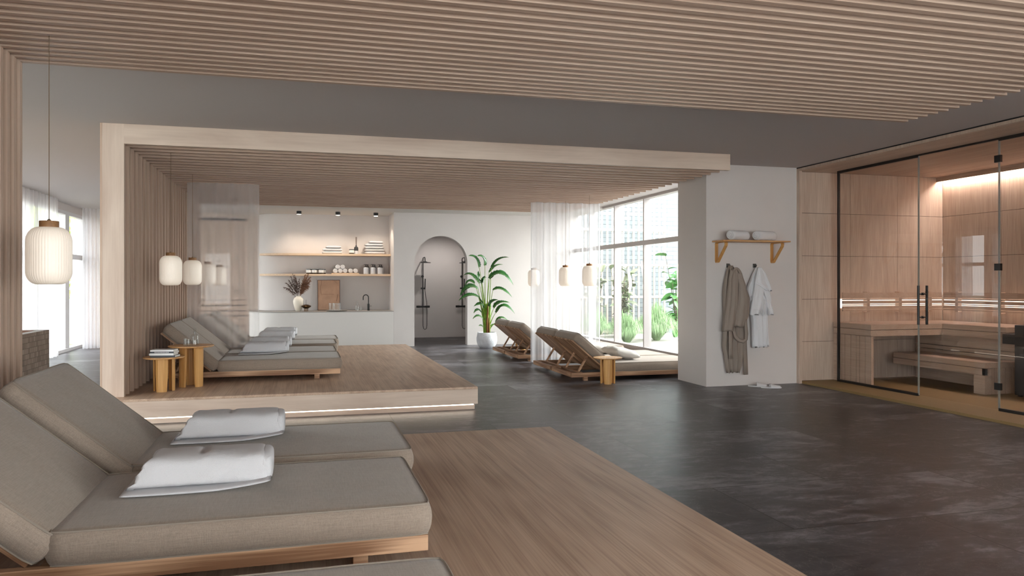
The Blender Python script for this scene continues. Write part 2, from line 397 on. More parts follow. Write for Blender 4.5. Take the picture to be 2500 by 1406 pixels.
# ------------------------------------------------------------------ room shell
struct(bx(-5.2, 7.0, -3.4, 22.5, -.15, 0).build('floor', M['slate']))
m = MB(); m.box(-5.2, 6.12, -3.4, 22.5, 3.0, 3.25); m.box(6.12, 7.0, -3.4, 10.0, 3.0, 3.25); m.box(7.0, 9.6, 3.8, 9.5, 3.0, 3.25)
struct(m.build('ceiling', M['ceil']))
struct(bx(-.97, 6.12, 15.0, 19.5, 2.94, 2.999).build('ceiling_soffit', M['ceil_white']))
# pillar between lounge and sauna
struct(bx(5.25, 6.66, 9.2, 10.0, 0, 3.0).build('wall_right', M['wall']))
# far wall with arch (hole) : polygon strips
def arch_wall():
    m = MB(); x0, x1 = 1.95, 6.3; cx, r = 3.0, .597; zs = 2.44-.597; y0, y1 = 16.8, 17.03; n = 32
    inner = [(cx-r, 0)]+[(cx-r*math.cos(PI*k/n), zs+r*math.sin(PI*k/n)) for k in range(n+1)]+[(cx+r, 0)]
    def outer(p):
        x, z = p
        if z <= zs: return (x0, z) if x < cx else (x1, z)
        return None
    for y in (y0, y1):
        def q(*pts): m.add([(a, y, b) for a, b in pts], [tuple(range(len(pts)))])
        q((x0,0),(cx-r,0),(cx-r,zs),(x0,zs)); q((cx+r,0),(x1,0),(x1,zs),(cx+r,zs))
        q((x0,zs),(cx-r,zs),(cx-r,3.0),(x0,3.0)); q((cx+r,zs),(x1,zs),(x1,3.0),(cx+r,3.0))
        for k in range(n):
            a = (cx-r*math.cos(PI*k/n), zs+r*math.sin(PI*k/n)); b = (cx-r*math.cos(PI*(k+1)/n), zs+r*math.sin(PI*(k+1)/n))
            q(a, b, (b[0], 3.0), (a[0], 3.0))
    for a, b in zip(inner[:-1], inner[1:]):
        m.add([(a[0],y0,a[1]),(b[0],y0,b[1]),(b[0],y1,b[1]),(a[0],y1,a[1])], [(0,1,2,3)])
    m.add([(x0,y0,0),(x0,y1,0),(x0,y1,3),(x0,y0,3)], [(0,1,2,3)])
    return m
struct(arch_wall().build('wall_back', M['wall']))
# shower room behind the arch
m = MB(); m.box(1.95, 5.2, 19.4, 19.55, 0, 3.0); m.box(5.0, 5.2, 17.03, 19.4, 0, 3.0)
struct(m.build('wall_shower', M['wall']))
# niche: straight back, rounded left end
def niche():
    m = MB(); pts = [(2.1, 17.8), (-.3, 17.8)]
    for k in range(0, 13):
        a = rad(90*k/12); pts.append((-.3-.66*math.sin(a), 17.8+.62*(1-math.cos(a))))
    pts.append((-.96, 18.65)); back = [(-.8, 18.65), (2.1, 18.65)]
    m.prism(pts+back, 0, 2.999, 'z'); return m
struct(niche().build('wall_niche', M['wall'], smooth=30))
struct(bx(1.95, 2.1, 17.03, 19.4, 0, 3.0).build('wall_niche_side', M['wall']))
# left wall with windows (x -4.62)
m = MB()
m.box(-4.9, -4.62, -3.4, 20.5, 2.85, 3.0)
m.box(-4.9, -4.62, 19.9, 20.5, 0, 2.85); m.box(-4.9, -4.62, -3.4, -3.0, 0, 2.85)
struct(m.build('wall_left', M['wall']))
m = MB()
m.box(-4.68, -4.60, -3.0, 19.9, 2.78, 2.85); m.box(-4.68, -4.60, -3.0, 19.9, 1.89, 1.99); m.box(-4.72, -4.58, -3.0, 19.9, 0, .063)
for y in (0.4, 2.8, 5.2, 7.6, 10.0, 12.4, 14.85, 17.35, 18.62): m.box(-4.86, -4.62, y, y+.27, .06, 2.8)
wl = m.build('window_1', M['winframe_w']); struct(wl)
bx(-4.69, -4.68, -3.0, 19.9, .06, 2.78).build('pane', M['glass'], wl)
# right window wall (x 6.13) y 10 .. 16.8
m = MB(); m.box(6.13, 6.3, 10.0, 16.8, 0, .145); struct(m.build('wall_window_curb', M['ceil']))
m = MB(); m.box(6.12, 6.26, 10.0, 16.8, 2.955, 3.0); m.box(6.12, 6.18, 10.0, 16.8, 2.10, 2.185); m.box(6.10, 6.26, 10.0, 16.8, .145, .205)
for y in (10.22, 11.6, 13.0, 14.38, 15.78): m.box(6.13, 6.28, y, y+.042, .2, 2.96)
w2 = m.build('window_2', M['winframe']); struct(w2)
bx(6.22, 6.23, 10.0, 16.8, .2, 2.96).build('pane', M['glass'], w2)
# near right: glazed wall south of the sauna, and glazed end behind the viewer
struct(bx(6.66, 6.8, 1.0, 3.8, 0, 3.0).build('wall_right', M['wall']))
m = MB(); m.box(6.66, 6.8, -3.2, .999, 0, .1); m.box(6.66, 6.8, -3.2, .999, 2.85, 3.0)
for y in (-3.2, -1.8, -.4, .899): m.box(6.66, 6.8, y, y+.1, .1, 2.85)
w3 = m.build('window_3', M['winframe']); struct(w3); bx(6.73, 6.74, -3.1, .9, .1, 2.85).build('pane', M['glass'], w3)
m = MB(); m.box(-4.9, 6.8, -3.4, -3.2, 0, .1); m.box(-4.9, 6.8, -3.4, -3.2, 2.85, 3.0)
for x in (-4.9, -3.0, -1.1, .8, 2.7, 4.6, 6.6): m.box(x, x+.12, -3.4, -3.2, .1, 2.85)
w4 = m.build('window_4', M['winframe']); struct(w4); bx(-4.8, 6.6, -3.31, -3.30, .1, 2.85).build('pane', M['glass'], w4)

# ------------------------------------------------------------------ sauna (right)
def panelled(m, ax, p0, p1, a_edges, z_edges, gap=.005):
    """boards filling a wall between p0 and p1 thick, with thin joints"""
    for a0, a1 in zip(a_edges[:-1], a_edges[1:]):
        for z0, z1 in zip(z_edges[:-1], z_edges[1:]):
            if ax == 'y': m.box(a0+gap/2, a1-gap/2, p0, p1, z0+gap/2, z1-gap/2)
            else: m.box(p0, p1, a0+gap/2, a1-gap/2, z0+gap/2, z1-gap/2)
ZE = [.03, .576, 1.169, 1.775, 2.374, 2.95]
m = MB(); panelled(m, 'y', 9.2, 9.22, [6.70, 7.541, 8.351, 9.16], ZE)
sw = m.build('wall_sauna_back', M['sauna']); struct(sw)
bx(6.68, 9.3, 9.225, 9.32, 0, 3.0).build('backing', M['dark'], sw)
m = MB(); panelled(m, 'x', 9.16, 9.18, [3.9, 5.0, 6.1, 7.15, 8.22, 9.2], ZE)
sr = m.build('wall_sauna_right', M['sauna']); struct(sr); bx(9.185, 9.3, 3.8, 9.32, 0, 3.0).build('backing', M['dark'], sr)
struct(bx(6.68, 9.2, 3.8, 3.9, 0, 3.0).build('wall_sauna_front', M['sauna']))
struct(bx(6.70, 9.16, 3.9, 9.2, 2.95, 2.99).build('ceiling_sauna', M['saunay']))
m = MB(); m.box(6.655, 6.70, 9.14, 9.20, 0, 2.985); m.box(6.655, 6.70, 3.8, 9.14, 2.952, 2.985)
struct(m.build('trim_1', M['sauna']))
struct(bx(6.655, 6.70, 3.8, 9.2, 2.986, 2.999).build('shadow_line_strip', M['black']))  # black strip stands in for the shadow line under the ceiling
struct(bx(6.70, 9.16, 3.9, 9.2, 0, .03).build('floor_sauna', M['lip']))
m = MB(); m.box(9.04, 9.06, 3.9, 9.2, 2.885, 2.95)
cv = m.build('trim_3', M['saunay']); struct(cv); bx(9.10, 9.14, 3.95, 9.19, 2.925, 2.945).build('led_strip', M['cove'], cv)
# glass front
def glass_panel(name, y0, y1, label, cat, parts):
    t = thing(name, label, cat, (7.2, (y0+y1)/2, .03))
    h = (y1-y0)/2
    bx(-.005, .005, -h, h, .012, 2.90).build('pane', M['saunaglass'], t)
    for a_, b_ in ((-h, -h+.004), (h-.004, h)): bx(-.0056, .0056, a_, b_, .012, 2.90).build('polished_edge', M['glassedge'], t)
    return t, h
g1, h1 = glass_panel('sauna_glass_panel', 7.595, 9.03, 'fixed clear glass pane of the sauna front beside the wood panelled return', 'glass panel', 0)
bx(-.015, .015, -h1, h1, 0, .03).build('bottom_rail', M['black'], g1); bx(-.015, .015, -h1, h1, 2.885, 2.92).build('top_rail', M['black'], g1)
bx(-.015, .015, h1-.025, h1, 0, 2.9).build('side_rail', M['black'], g1)
g2, h2 = glass_panel('sauna_glass_panel', 3.92, 6.48, 'fixed clear glass pane at the picture edge carrying the door hinges', 'glass panel', 0)
bx(-.015, .015, -h2, h2, 0, .03).build('bottom_rail', M['black'], g2); bx(-.015, .015, -h2, h2, 2.885, 2.92).build('top_rail', M['black'], g2)
g3, h3 = glass_panel('sauna_door', 6.49, 7.585, 'frameless clear glass sauna door with long black bar handle', 'door', 0)
bx(-.015, .015, -h3, h3, 2.90, 2.92).build('top_rail', M['black'], g3)
for z in (.25, 1.53, 2.69):
    bx(-.014, .014, -h3-.03, -h3+.045, z-.03, z+.045).build('hinge', M['black'], g3)
yh = 7.53-(6.49+7.585)/2
m = MB()
for sx in (-.062, .062): m.tube([(sx, yh, .865), (sx, yh, 1.335)], .015, 12)
for z in (.955, 1.235): m.tube([(-.062, yh, z), (.062, yh, z)], .008, 8); m.tube([(-.012, yh, z), (.012, yh, z)], .016, 10)
m.build('handle', M['black'], g3, smooth=True)
# benches
t = thing('sauna_bench', 'high L shaped pale wood sauna bench along both sauna walls', 'bench', (7.25, 8.45, .03))
def B(x0, x1, y0, y1, z0, z1): return (x0-7.25, x1-7.25, y0-8.45, y1-8.45, z0-.03, z1-.03)
m = MB(); m.box(*B(7.25, 9.155, 8.45, 9.195, .775, .845)); m.box(*B(8.416, 9.155, 7.49, 8.449, .775, .845)); m.build('seat_boards', M['bench'], t, bevel=.004)
m = MB(); m.box(*B(7.25, 8.44, 8.455, 8.50, .69, .77)); m.box(*B(8.42, 8.46, 7.49, 8.5, .69, .77)); m.box(*B(7.255, 7.30, 8.5, 9.19, .69, .77)); m.build('fascia', M['bench'], t)
m = MB()
y = 8.46
ws = [.10, .012, .13, .10, .012, .13, .10, .012, .11]
yy = 8.46
for w in (.11, .10, .06, .10, .11, .06, .10, .062): m.box(*B(7.262, 7.30, yy, yy+w, .03, .685)); yy += w+.006
m.build('end_panel', M['bench'], t)
m = MB()
for z0, z1 in ((.03,.30),(.31,.36),(.37,.46),(.47,.52),(.53,.69)): m.box(*B(8.62, 8.64, 7.5, 9.15, z0, z1))
m.build('back_panel', M['bench'], t)
t = thing('sauna_bench', 'low pale wood sauna bench in front of the high bench, behind the glass door', 'bench', (8.05, 7.45, .03))
m = MB(); m.box(0, .55, 0, 1.5, .32, .39); m.build('seat_boards', M['bench'], t, bevel=.004)
m = MB(); m.box(0, .04, 0, 1.5, .235, .315); m.build('fascia', M['bench'], t)
m = MB(); xx = .0
for w in (.10, .05, .05, .12, .09, .04, .07): m.box(xx, xx+w-.005, 0, .04, 0, .318 if xx else .318); xx += w
m.box(0, .04, .04, .16, 0, .232); m.build('end_panel', M['bench'], t)
t = thing('slatted_back_rack', 'slatted sauna backrest glowing from hidden light lines on both walls', 'backrest', (7.33, 9.1, 1.0))
m = MB(); m2 = MB(); m3 = MB()
for z0, z1 in ((.18,.26),(.155,.172),(.10,.145),(.078,.092),(.028,.07),(.0,.02)):
    m.box(0, 1.75, -.012, .012, z0, z1); m2.box(1.724, 1.748, -3.0, -.012, z0, z1)
m.build('slats', M['bench'], t); m2.build('slats', M['bench'], t)
for x in (.42, .97, 1.5): bx(x, x+.05, .013, .095, -.02, .27).build('bracket', M['bench'], t)
for y in (-.25, -.95, -1.65): bx(1.749, 1.825, y, y+.05, -.02, .27).build('bracket', M['bench'], t)
m = MB(); m.box(.02, 1.80, .088, .098, .04, .17); m.box(1.815, 1.825, -2.98, .06, .04, .17); m.build('led_strip', M['ledw'], t)
t = thing('sauna_heater', 'charcoal steel sauna heater at the right picture edge', 'heater', (8.62, 6.95, .03))
bx(-.34, .2, -.4, .3, .02, .86).build('body', M['heater'], t, bevel=.006)
for x in (-.3, .12):
    for y in (-.35, .25): bx(x, x+.04, y, y+.04, 0, .0195).build('foot', M['heater'], t)
bx(-.30, -.1, .3, .5, .62, .74).build('control_box', M['heater'], t)

# ------------------------------------------------------------------ second sauna, far left behind the niche
m = MB(); panelled(m, 'y', 20.2, 20.22, [-4.6, -3.8, -3.0, -2.2, -1.4, -.3], [.0, 1.2, 1.8, 2.4, 2.95])
s2 = m.build('wall_sauna_far', M['sauna']); struct(s2); bx(-4.6, 0, 20.225, 20.5, 0, 3).build('backing', M['dark'], s2)
m = MB(); m.box(-4.6, -4.30, 18.72, 18.76, 0, 2.95); m.box(-4.6, -.97, 18.70, 18.76, 2.92, 3.0); m.box(-1.22, -.97, 18.72, 18.8, 0, 2.92)
struct(m.build('trim_4', M['sauna']))
t = thing('far_sauna_glass', 'glass front of the second sauna seen through the hanging sheer curtain', 'glass panel', (-2.75, 18.7, 0))
bx(-1.53, 1.5, -.005, .005, .03, 2.84).build('pane', M['saunaglass'], t)
for za, zb_ in ((2.84, 2.87), (0, .03)): bx(-1.55, 1.52, -.015, .015, za, zb_).build('rail', M['black'], t)
bx(1.355, 1.365, -.008, .008, .1, 2.8).build('pane_joint', M['steel'], t); bx(1.27, 1.35, -.012, .012, 1.94, 1.99).build('hinge', M['steel'], t)
t = thing('sauna_bench', 'stepped plank bench inside the far sauna behind the sheer curtain', 'bench', (-2.4, 19.9, 0))
m = MB()
for z0, z1 in ((.0,.20),(.21,.33),(.35,.575),(.595,.70),(.715,.83),(.85,.965),(.98,1.105)): m.box(-2.1, 1.35, -.03, 0, z0, z1)
m.build('planks', M['bench'], t); bx(-2.1, 1.35, .005, .28, 0, 1.1).build('core', M['dark'], t)

# ------------------------------------------------------------------ platforms
def platform(label, x0, x1, y0, y1):
    t = thing('lounge_platform', label, 'platform', ((x0+x1)/2, y0, 0)); cx = (x0+x1)/2; w = (x1-x0)/2; d = y1-y0
    bx(-w, w, 0, d, .225, .25).build('deck', M['deck'], t, bevel=.002)
    for q in ((-w, w, -.001, .02), (-w, w, d-.02, d)): bx(*q, .062, .2245).build('fascia', M['trimx'], t)
    for q in ((w-.02, w, .021, d-.021), (-w, -w+.02, .021, d-.021)): bx(*q, .062, .2245).build('fascia', M['trimy'], t)
    bx(-w+.03, w-.03, .03, d-.03, 0, .046).build('plinth', M['trimx'], t)
    bx(-w+.04, w-.04, .04, d-.04, .0465, .0615).build('led_line', M['led'], t)
    return t
platform('nearest oak deck platform carrying the big loungers', -1.95, 1.915, -1.6, 5.80)
platform('farther oak deck platform under the canopy frame with glowing base line', -1.95, 1.88, 8.235, 14.3)

# ------------------------------------------------------------------ slatted canopies
def canopy(label, y_front, y_last, pitch, beam, x_end):
    t = thing('slatted_canopy', label, 'canopy', (-1.92, y_front, .25))
    X0 = -1.92
    m = MB(); mv = MB(); y = y_front if not beam else y_front+.2; ys = []
    while y <= y_last+1e-6: ys.append(y); y += pitch
    for y in ys:
        y0 = y-y_front; 
        # ceiling slat mitred at the wall corner: polygon in xz extruded along y
        m.prism([(0.0, 2.749), (.205, 2.55), (x_end-X0, 2.55), (x_end-X0, 2.749)], y0, y0+.045, 'y')
        mv.prism([(0.0, 0.0), (.205, 0.0), (.205, 2.55), (0.0, 2.749)], y0, y0+.045, 'y')
    m.build('ceiling_slats', M['slatx'], t); mv.build('wall_slats', M['slatz'], t)
    bx(-.02, -.001, 0, ys[-1]-y_front+.045, 0, 2.749).build('back_panel', M['wz'], t)
    if beam:
        bx(0.198, 5.15-X0, 0, .06, 2.55, 2.749).build('front_beam', M['trimx'], t)
        m = MB(); m.prism([(0, 0), (.198, 0), (.198, 2.749), (0, 2.749)], 0, .06, 'y'); m.build('front_post', M['trimz'], t)
    return t
canopy('nearest slatted oak canopy overhead with its fluted side wall at left', 5.58-.1072*63, 5.58-.02, .1072, False, 5.08)
canopy('farther slatted oak canopy framed by a wide front beam and post', 8.44, 14.5, .2155, True, 5.12)

# ------------------------------------------------------------------ loungers  (origin: near-side hinge point on the ground, x to foot)
def cushion_mb(Lx, Ly, T, bulge=.02, nx=30, ny=22, nz=6, seed=0, wr=.003):
    m = MB()
    def P(a, b, c):     # a,b,c in -1..1
        x = a*Lx/2; y = b*Ly/2; z = c*T/2
        kz = 1-c*c
        ex = max(0, (abs(a)-.0)); ey = abs(b)
        if abs(a) == 1: x += math.copysign(bulge*kz*(1-.15*b*b), a)
        if abs(b) == 1: y += math.copysign(bulge*kz*(1-.15*a*a), b)
        ed = (1-a**6)*(1-b**6)
        z += c*.010*ed
        # corner rounding
        ca = abs(a)**14*abs(b)**14; x -= math.copysign(.012*ca, a); y -= math.copysign(.012*ca, b)
        nzv = noise.noise(Vector((x*7+seed, y*7, z*7+seed)))*wr*3*(1 if abs(c) < 1 else .35)
        if abs(b) == 1: y += math.copysign(nzv, b)
        if abs(c) == 1: z += nzv*ed
        return (x, y, z)
    def face(fn, n1, n2): m.grid([[fn(-1+2*i/n1, -1+2*j/n2) for j in range(n2+1)] for i in range(n1+1)])
    face(lambda a, b: P(a, b, 1), nx, ny); face(lambda a, b: P(a, b, -1), nx, ny)
    face(lambda a, c: P(a, 1, c), nx, nz); face(lambda a, c: P(a, -1, c), nx, nz)
    face(lambda b, c: P(1, b, c), ny, nz); face(lambda b, c: P(-1, b, c), ny, nz)
    pip = MB()
    for c in (1, -1):
        pts = []
        for k in range(nx): pts.append(P(-1+2*k/nx, -1, c))
        for k in range(ny): pts.append(P(1, -1+2*k/ny, c))
        for k in range(nx): pts.append(P(1-2*k/nx, 1, c))
        for k in range(ny): pts.append(P(-1, 1-2*k/ny, c))
        pip.tube(pts, .0042, 6, closed=True)
    return m, pip
def weld(o):
    w = o.modifiers.new('weld', 'WELD'); w.merge_threshold = .0006
    return o
def lounger(label, loc, group=None, W=.9):
    t = thing('sun_lounger', label, 'lounger', loc, 0, group)
    HX, FX = -.62, 1.40      # head end and foot end of the frame, hinge at 0
    z0, z1 = .055, .118
    for q in ((HX, FX, 0, .045), (HX, FX, W-.045, W)): bx(*q, z0, z1).build('side_rail', M['frame'], t, bevel=.003)
    for q in ((HX, HX+.05, .0455, W-.0455), (FX-.05, FX, .0455, W-.0455)): bx(*q, z0, z1).build('end_rail', M['framey'], t, bevel=.003)
    fr = MB(); fr.box(-.02, FX-.051, .046, W-.046, .10, .117); fr.build('base_board', M['frame'], t)
    for x in (HX+.2, FX-.3):
        for y in (.03, W-.09): bx(x, x+.06, y, y+.06, 0, z0-.0005).build('leg', M['frame'], t, bevel=.002)
    A = rad(40); ca, sa = math.cos(A), math.sin(A)
    mb, pp = cushion_mb(1.40, W-.012, .124, seed=R.random()*9)
    off = Matrix.Translation((.71, W/2, .118+.063))
    mt = weld(mb.build('seat_mattress', M['fabric'], t, smooth=50)); mt.location = off.to_translation()
    pp.build('piping', M['pipe'], mt, smooth=True)
    mb, pp = cushion_mb(.72, W-.012, .12, seed=R.random()*9, nx=18)
    bk = weld(mb.build('back_mattress', M['fabric'], t, smooth=50))
    # back cushion: its lower edge touches the seat mattress
    c = Vector((-.36*ca-.06*sa*0, 0, .36*sa)); nrm = Vector((sa, 0, ca))
    pos = Vector((-.032, W/2, .125))+c+nrm*.062
    bk.location = pos; bk.rotation_euler = (0, A, 0)
    pp.build('piping', M['pipe'], bk, smooth=True)
    bb = MB(); bb.box(-.36, .34, -W/2+.06, W/2-.06, -.085, -.066)
    for y in (-W/2+.03, W/2-.075): bb.box(-.36, .34, y, y+.045, -.09, -.066)
    b2 = bb.build('back_board', M['frame'], t, bevel=.002); b2.location = pos; b2.rotation_euler = (0, A, 0)
    for y in (.16, W-.20):
        s = MB(); s.bar((-.30, y+.02, .36), (-.46, y+.02, .10), .04, .022, (1,0,0)); s.build('prop_strut', M['frame'], t)
    s = MB(); s.bar((-.46, .06, .105), (-.46, W-.06, .105), .05, .03); s.build('prop_crossbar', M['framey'], t)
    return t
G1 = None
base = lounger('large taupe lounger in the foreground with the nearest white towel on it', (-.90, 3.1, .25))
def lg(label, loc): return dup(base, label, loc)
lg('large taupe lounger just behind the foreground one, farther towel on it', (-.83, 4.13, .25))
lg('taupe lounger cut by the bottom picture edge, only its mattress foot showing', (-.96, 1.60, .25))
lg('taupe lounger beside the side tables, nearest of four on the farther platform', (-.95, 9.42, .25))
lg('taupe lounger on the farther platform, second back, in front of the sheer curtain', (-.96, 10.36, .25))
lg('taupe lounger on the farther platform, third back, head behind the sheer curtain', (-.90, 11.68, .25))
lg('rearmost taupe lounger on the farther platform, nearest the white counter', (-.84, 12.62, .25))
lg('lounger on the slate floor beside the round table, closest to the pillar', (4.31, 10.2, 0))
lg('lounger on the slate floor just in front of the window curtain', (4.31, 11.15, 0))
lg('lounger right behind the window curtain, nearer of the two there', (4.31, 12.98, 0))
lg('lounger nearest the potted palm-like plant, farther of two behind the curtain', (4.31, 13.93, 0))

# ------------------------------------------------------------------ folded towels
def towel_big(label, loc, rz=0, group=None):
    """folded bath towel 0.60 x 0.34 x 0.14, origin centre of its base"""
    t = thing('folded_towel', label, 'towel', loc, rz, group)
    m = MB(); Lx, n = .285, 46; rings = []
    for i in range(n+1):
        u = -1+2*i/n; x = u*Lx
        end = (1-abs(u)**26)**.4 if abs(u) < 1 else 0
        slope = .5+.5*min(1, (u+1)/.35)       # left end steps down
        h = .130
        h *= max(.06, end)
        pinch = .030*math.exp(-((u-.02)/.05)**2)
        d0 = .155*(.86+.14*end)
        ring = []
        K = 36
        for k in range(K):
            a = 2*PI*k/K; cx_, cz_ = math.cos(a), math.sin(a)
            e = .42
            yy = math.copysign(abs(cx_)**e, cx_)*d0; zz = .5+.5*math.copysign(abs(cz_)**.50, cz_)
            hh = h-(pinch*math.exp(-((yy-.03)/.08)**2) if cz_ > 0 else 0)
            yy += .006*noise.noise(Vector((x*11, zz*3, 2))); w = .006*noise.noise(Vector((x*9, yy*9, 5))) if cz_ > 0 else 0
            # front face slopes back at the top
            yy += .035*zz if cx_ < 0 else -.01*zz
            fl = max(0, (-.55-u)/.45)**1.2; ring.append((x+fl*(.085*zz-.026*abs(math.sin(3*PI*min(1, zz+.02)))+.010), yy, .02+zz*hh+w*min(1, end)))
        rings.append(ring)
    m.loft(rings); m.build('folded_body', M['towel'], t, smooth='all')
    m = MB(); rings = []
    for i in range(13):      # rounded fold that closes the right end
        v = i/12; x = .262+.040*math.sin(PI*v/2); sh = math.sqrt(max(.0, 1-v**2.6)); sh = max(.12, sh)
        rings.append([(x, math.copysign(abs(math.cos(2*PI*k/28))**.6, math.cos(2*PI*k/28))*(.05+.098*sh)+.014, .078+(.012+.052*sh)*math.copysign(abs(math.sin(2*PI*k/28))**.7, math.sin(2*PI*k/28))) for k in range(28)])
    m.loft(rings); m.build('rolled_end', M['towel'], t, smooth='all')
    m = MB(); rings = []
    for i in range(n+1):
        u = -1+2*i/n; x = u*.298-.002; end = (1-abs(u)**24)**.5 if abs(u) < 1 else 0
        ring = []
        lift = .030*max(0, (u-.15)/.85)**1.6
        for k in range(20):
            a = 2*PI*k/20
            ring.append((x, math.copysign(abs(math.cos(a))**.5, math.cos(a))*.178-.006+.004*math.sin(u*4), .0105+lift*(1 if math.cos(a) < 0 else 0)+.0095*math.copysign(abs(math.sin(a))**.7, math.sin(a))*max(.2, end)))
        rings.append(ring)
    m.loft(rings); m.build('bottom_flap', M['towel'], t, smooth='all')
    return t
tw = towel_big('white folded towel lying on the foreground lounger', (-.425, 3.64, .506))
dup(tw, 'white folded towel on the big lounger behind the foreground one', (-.395, 4.70, .506))
for (x, y), d in zip(((-.455, 10.13), (-.43, 11.06), (-.40, 12.38), (-.37, 13.32)),
    ('nearest of four white towels on the farther platform loungers', 'second nearest of four white towels on the farther platform loungers',
     'third of four white towels on the farther platform loungers', 'rearmost white towel on the farther platform loungers')):
    dup(tw, d, (x, y, .506))
# crumpled cushions on the floor loungers
def pillow(label, loc, rz, ry, seed):
    m = MB(); n = 18
    for sgn in (1, -1):
        rows = []
        for i in range(n+1):
            row = []
            for j in range(n+1):
                a = -1+2*i/n; b = -1+2*j/n
                ta = (1-abs(a)**2.4)*(1-abs(b)**2.4)
                z = sgn*.085*max(0, ta)**.5+.018*noise.noise(Vector((a*2.2+seed, b*2.2, seed)))*(1 if ta > 0 else 0)
                k = 1-.07*(1-abs(a))*0-.05*(abs(b)**2)*(1-a*a)
                row.append((a*.21*(1-.06*(1-b*b)*0), b*.27*k, z))
            rows.append(row)
        m.grid(rows)
    o = weld(m.build('throw_pillow', M['cushion'], None, smooth='all')); tag(o, label, 'pillow'); o.location = loc; o.rotation_euler = (0, ry, rz); return o
pillow('crumpled pale pillow leaning on the backrest of the lounger nearest the pillar', (4.64, 10.66, .345), .1, rad(14), 1)
pillow('crumpled pale pillow on the lounger in front of the window curtain', (4.63, 11.60, .345), -.1, rad(14), 4)

# ------------------------------------------------------------------ side tables
def side_table(label, loc, h, r, rz, group=None, only=None):
    t = thing('side_table', label, 'table', loc, rz, group)
    m = MB(); m.lathe([(r*.96, h-.016), (r, h-.006), (r*.995, h)], 48); m.build('tabletop', M['honeyx'], t, smooth=30)
    for k in range(3):
        a = 2*PI*k/3; c, s = math.cos(a), math.sin(a); lg_ = MB(); n = 5
        # wing shaped leg board, slightly tapered to the floor and curved in plan
        vs = []
        w0 = r*.30
        for z, sc in ((0, .80), (h*.5, .97), (h-.0165, 1.0)):
            for u in range(n):
                uu = -1+2*u/(n-1); px = r*.50-.028*uu*uu*sc; py = uu*w0*sc
                for off in (-.011, .011):
                    X_ = px+off*1.0; vs.append((X_*c-py*s, X_*s+py*c, z))
        def idx(l, u, o): return l*(2*n)+u*2+o
        fs = []
        for l in range(2):
            for u in range(n-1):
                for o in (0, 1):
                    fs.append((idx(l,u,o), idx(l,u+1,o), idx(l+1,u+1,o), idx(l+1,u,o)))
            for u in (0, n-1): fs.append((idx(l,u,0), idx(l,u,1), idx(l+1,u,1), idx(l+1,u,0)))
        for l in (0, 2):
            for u in range(n-1): fs.append((idx(l,u,0), idx(l,u+1,0), idx(l,u+1,1), idx(l,u,1)))
        lg_.add(vs, fs); lg_.build('leg', M['honey'], t)
    return t
side_table('low round honey oak side table carrying the stacked books', (-1.41, 8.80, .25), .365, .205, rad(-95))
side_table('taller round honey oak side table carrying the carafe', (-1.18, 9.12, .25), .455, .24, rad(-28))
side_table('round honey oak side table on the slate floor by the pillar lounger', (4.10, 9.86, 0), .365, .20, rad(-112))
side_table('honey oak side table half hidden behind the loungers near the potted plant', (4.40, 15.25, 0), .42, .21, rad(-70))

# books
def book(label, loc, L_, W_, T_, rz, cover, spine):
    t = thing('book', label, 'book', loc, rz)
    bx(-L_/2+.004, L_/2-.004, -W_/2+.004, W_/2-.004, .0015, T_-.0015).build('pages', M['page'], t)
    m = MB(); m.box(-L_/2, L_/2, -W_/2, W_/2, 0, .0014); m.box(-L_/2, L_/2, -W_/2, W_/2, T_-.0014, T_); m.build('cover', cover, t)
    s = bx(-L_/2, L_/2, -W_/2-.002, -W_/2, 0, T_).build('spine', spine, t)
    return t, s
z = .25+.365; rzb = rad(-10)
b, s = book('bottom book of the stack, black spine', (-1.39, 8.78, z+.0005), .25, .17, .020, rzb, M['book_d'], M['book_d'])
b, s = book('white spined book second from the bottom of the stack', (-1.405, 8.78, z+.021), .245, .17, .022, rzb+.03, M['book_w'], M['book_w'])
b, s = book('dark blue spined book with pale lettering under the topmost book', (-1.395, 8.78, z+.0435), .24, .165, .018, rzb-.03, M['book_w'], M['book_d'])
mm = MB()
for k in range(13):
    mm.box(-.075+k*.0115, -.075+k*.0115+.006, -.0850, -.0846, .005, .013)
mm.build('spine_lettering', M['book_w'], b)
book('pale covered book on top of the stack', (-1.40, 8.78, z+.062), .235, .165, .016, rzb+.02, M['book_w'], M['book_w'])

# glassware
def carafe(label, loc, k=1.0):
    t = thing('glass_carafe', label, 'carafe', loc)
    m = MB(); m.lathe([(.036*k, 0), (.040*k, .004), (.040*k, .105*k), (.034*k, .118*k), (.013*k, .124*k), (.0125*k, .150*k)], 28); m.build('body', M['clear'], t, smooth=30)
    m = MB(); m.lathe([(.0155*k, .126*k), (.0165*k, .128*k), (.0165*k, .19*k), (.015*k, .192*k)], 24); m.build('stopper', M['clear'], t, smooth=30)
    m = MB(); m.lathe([(.034*k, .006), (.037*k, .010), (.037*k, .058*k), (.036*k, .0585*k)], 24); m.build('water', M['clear'], t, smooth=30)
    return t
def tumbler(label, loc, h=.075, r=.027, group=None):
    m = MB(); m.lathe([(r*.82, 0), (r*.9, .002), (r, h), (r*.93, h), (r*.8, .008)], 24); o = m.build('drinking_glass', M['clear'], None, smooth=30)
    tag(o, label, 'glass', group); o.location = loc; return o
zt = .25+.4555
carafe('clear glass carafe with tall stopper on the taller side table', (-1.14, 9.08, zt))
tumbler('clear tumbler on the side table, left of the carafe', (-1.235, 9.07, zt))
tumbler('clear tumbler touching the left side of the carafe on the side table', (-1.195, 9.02, zt), .07, .024)

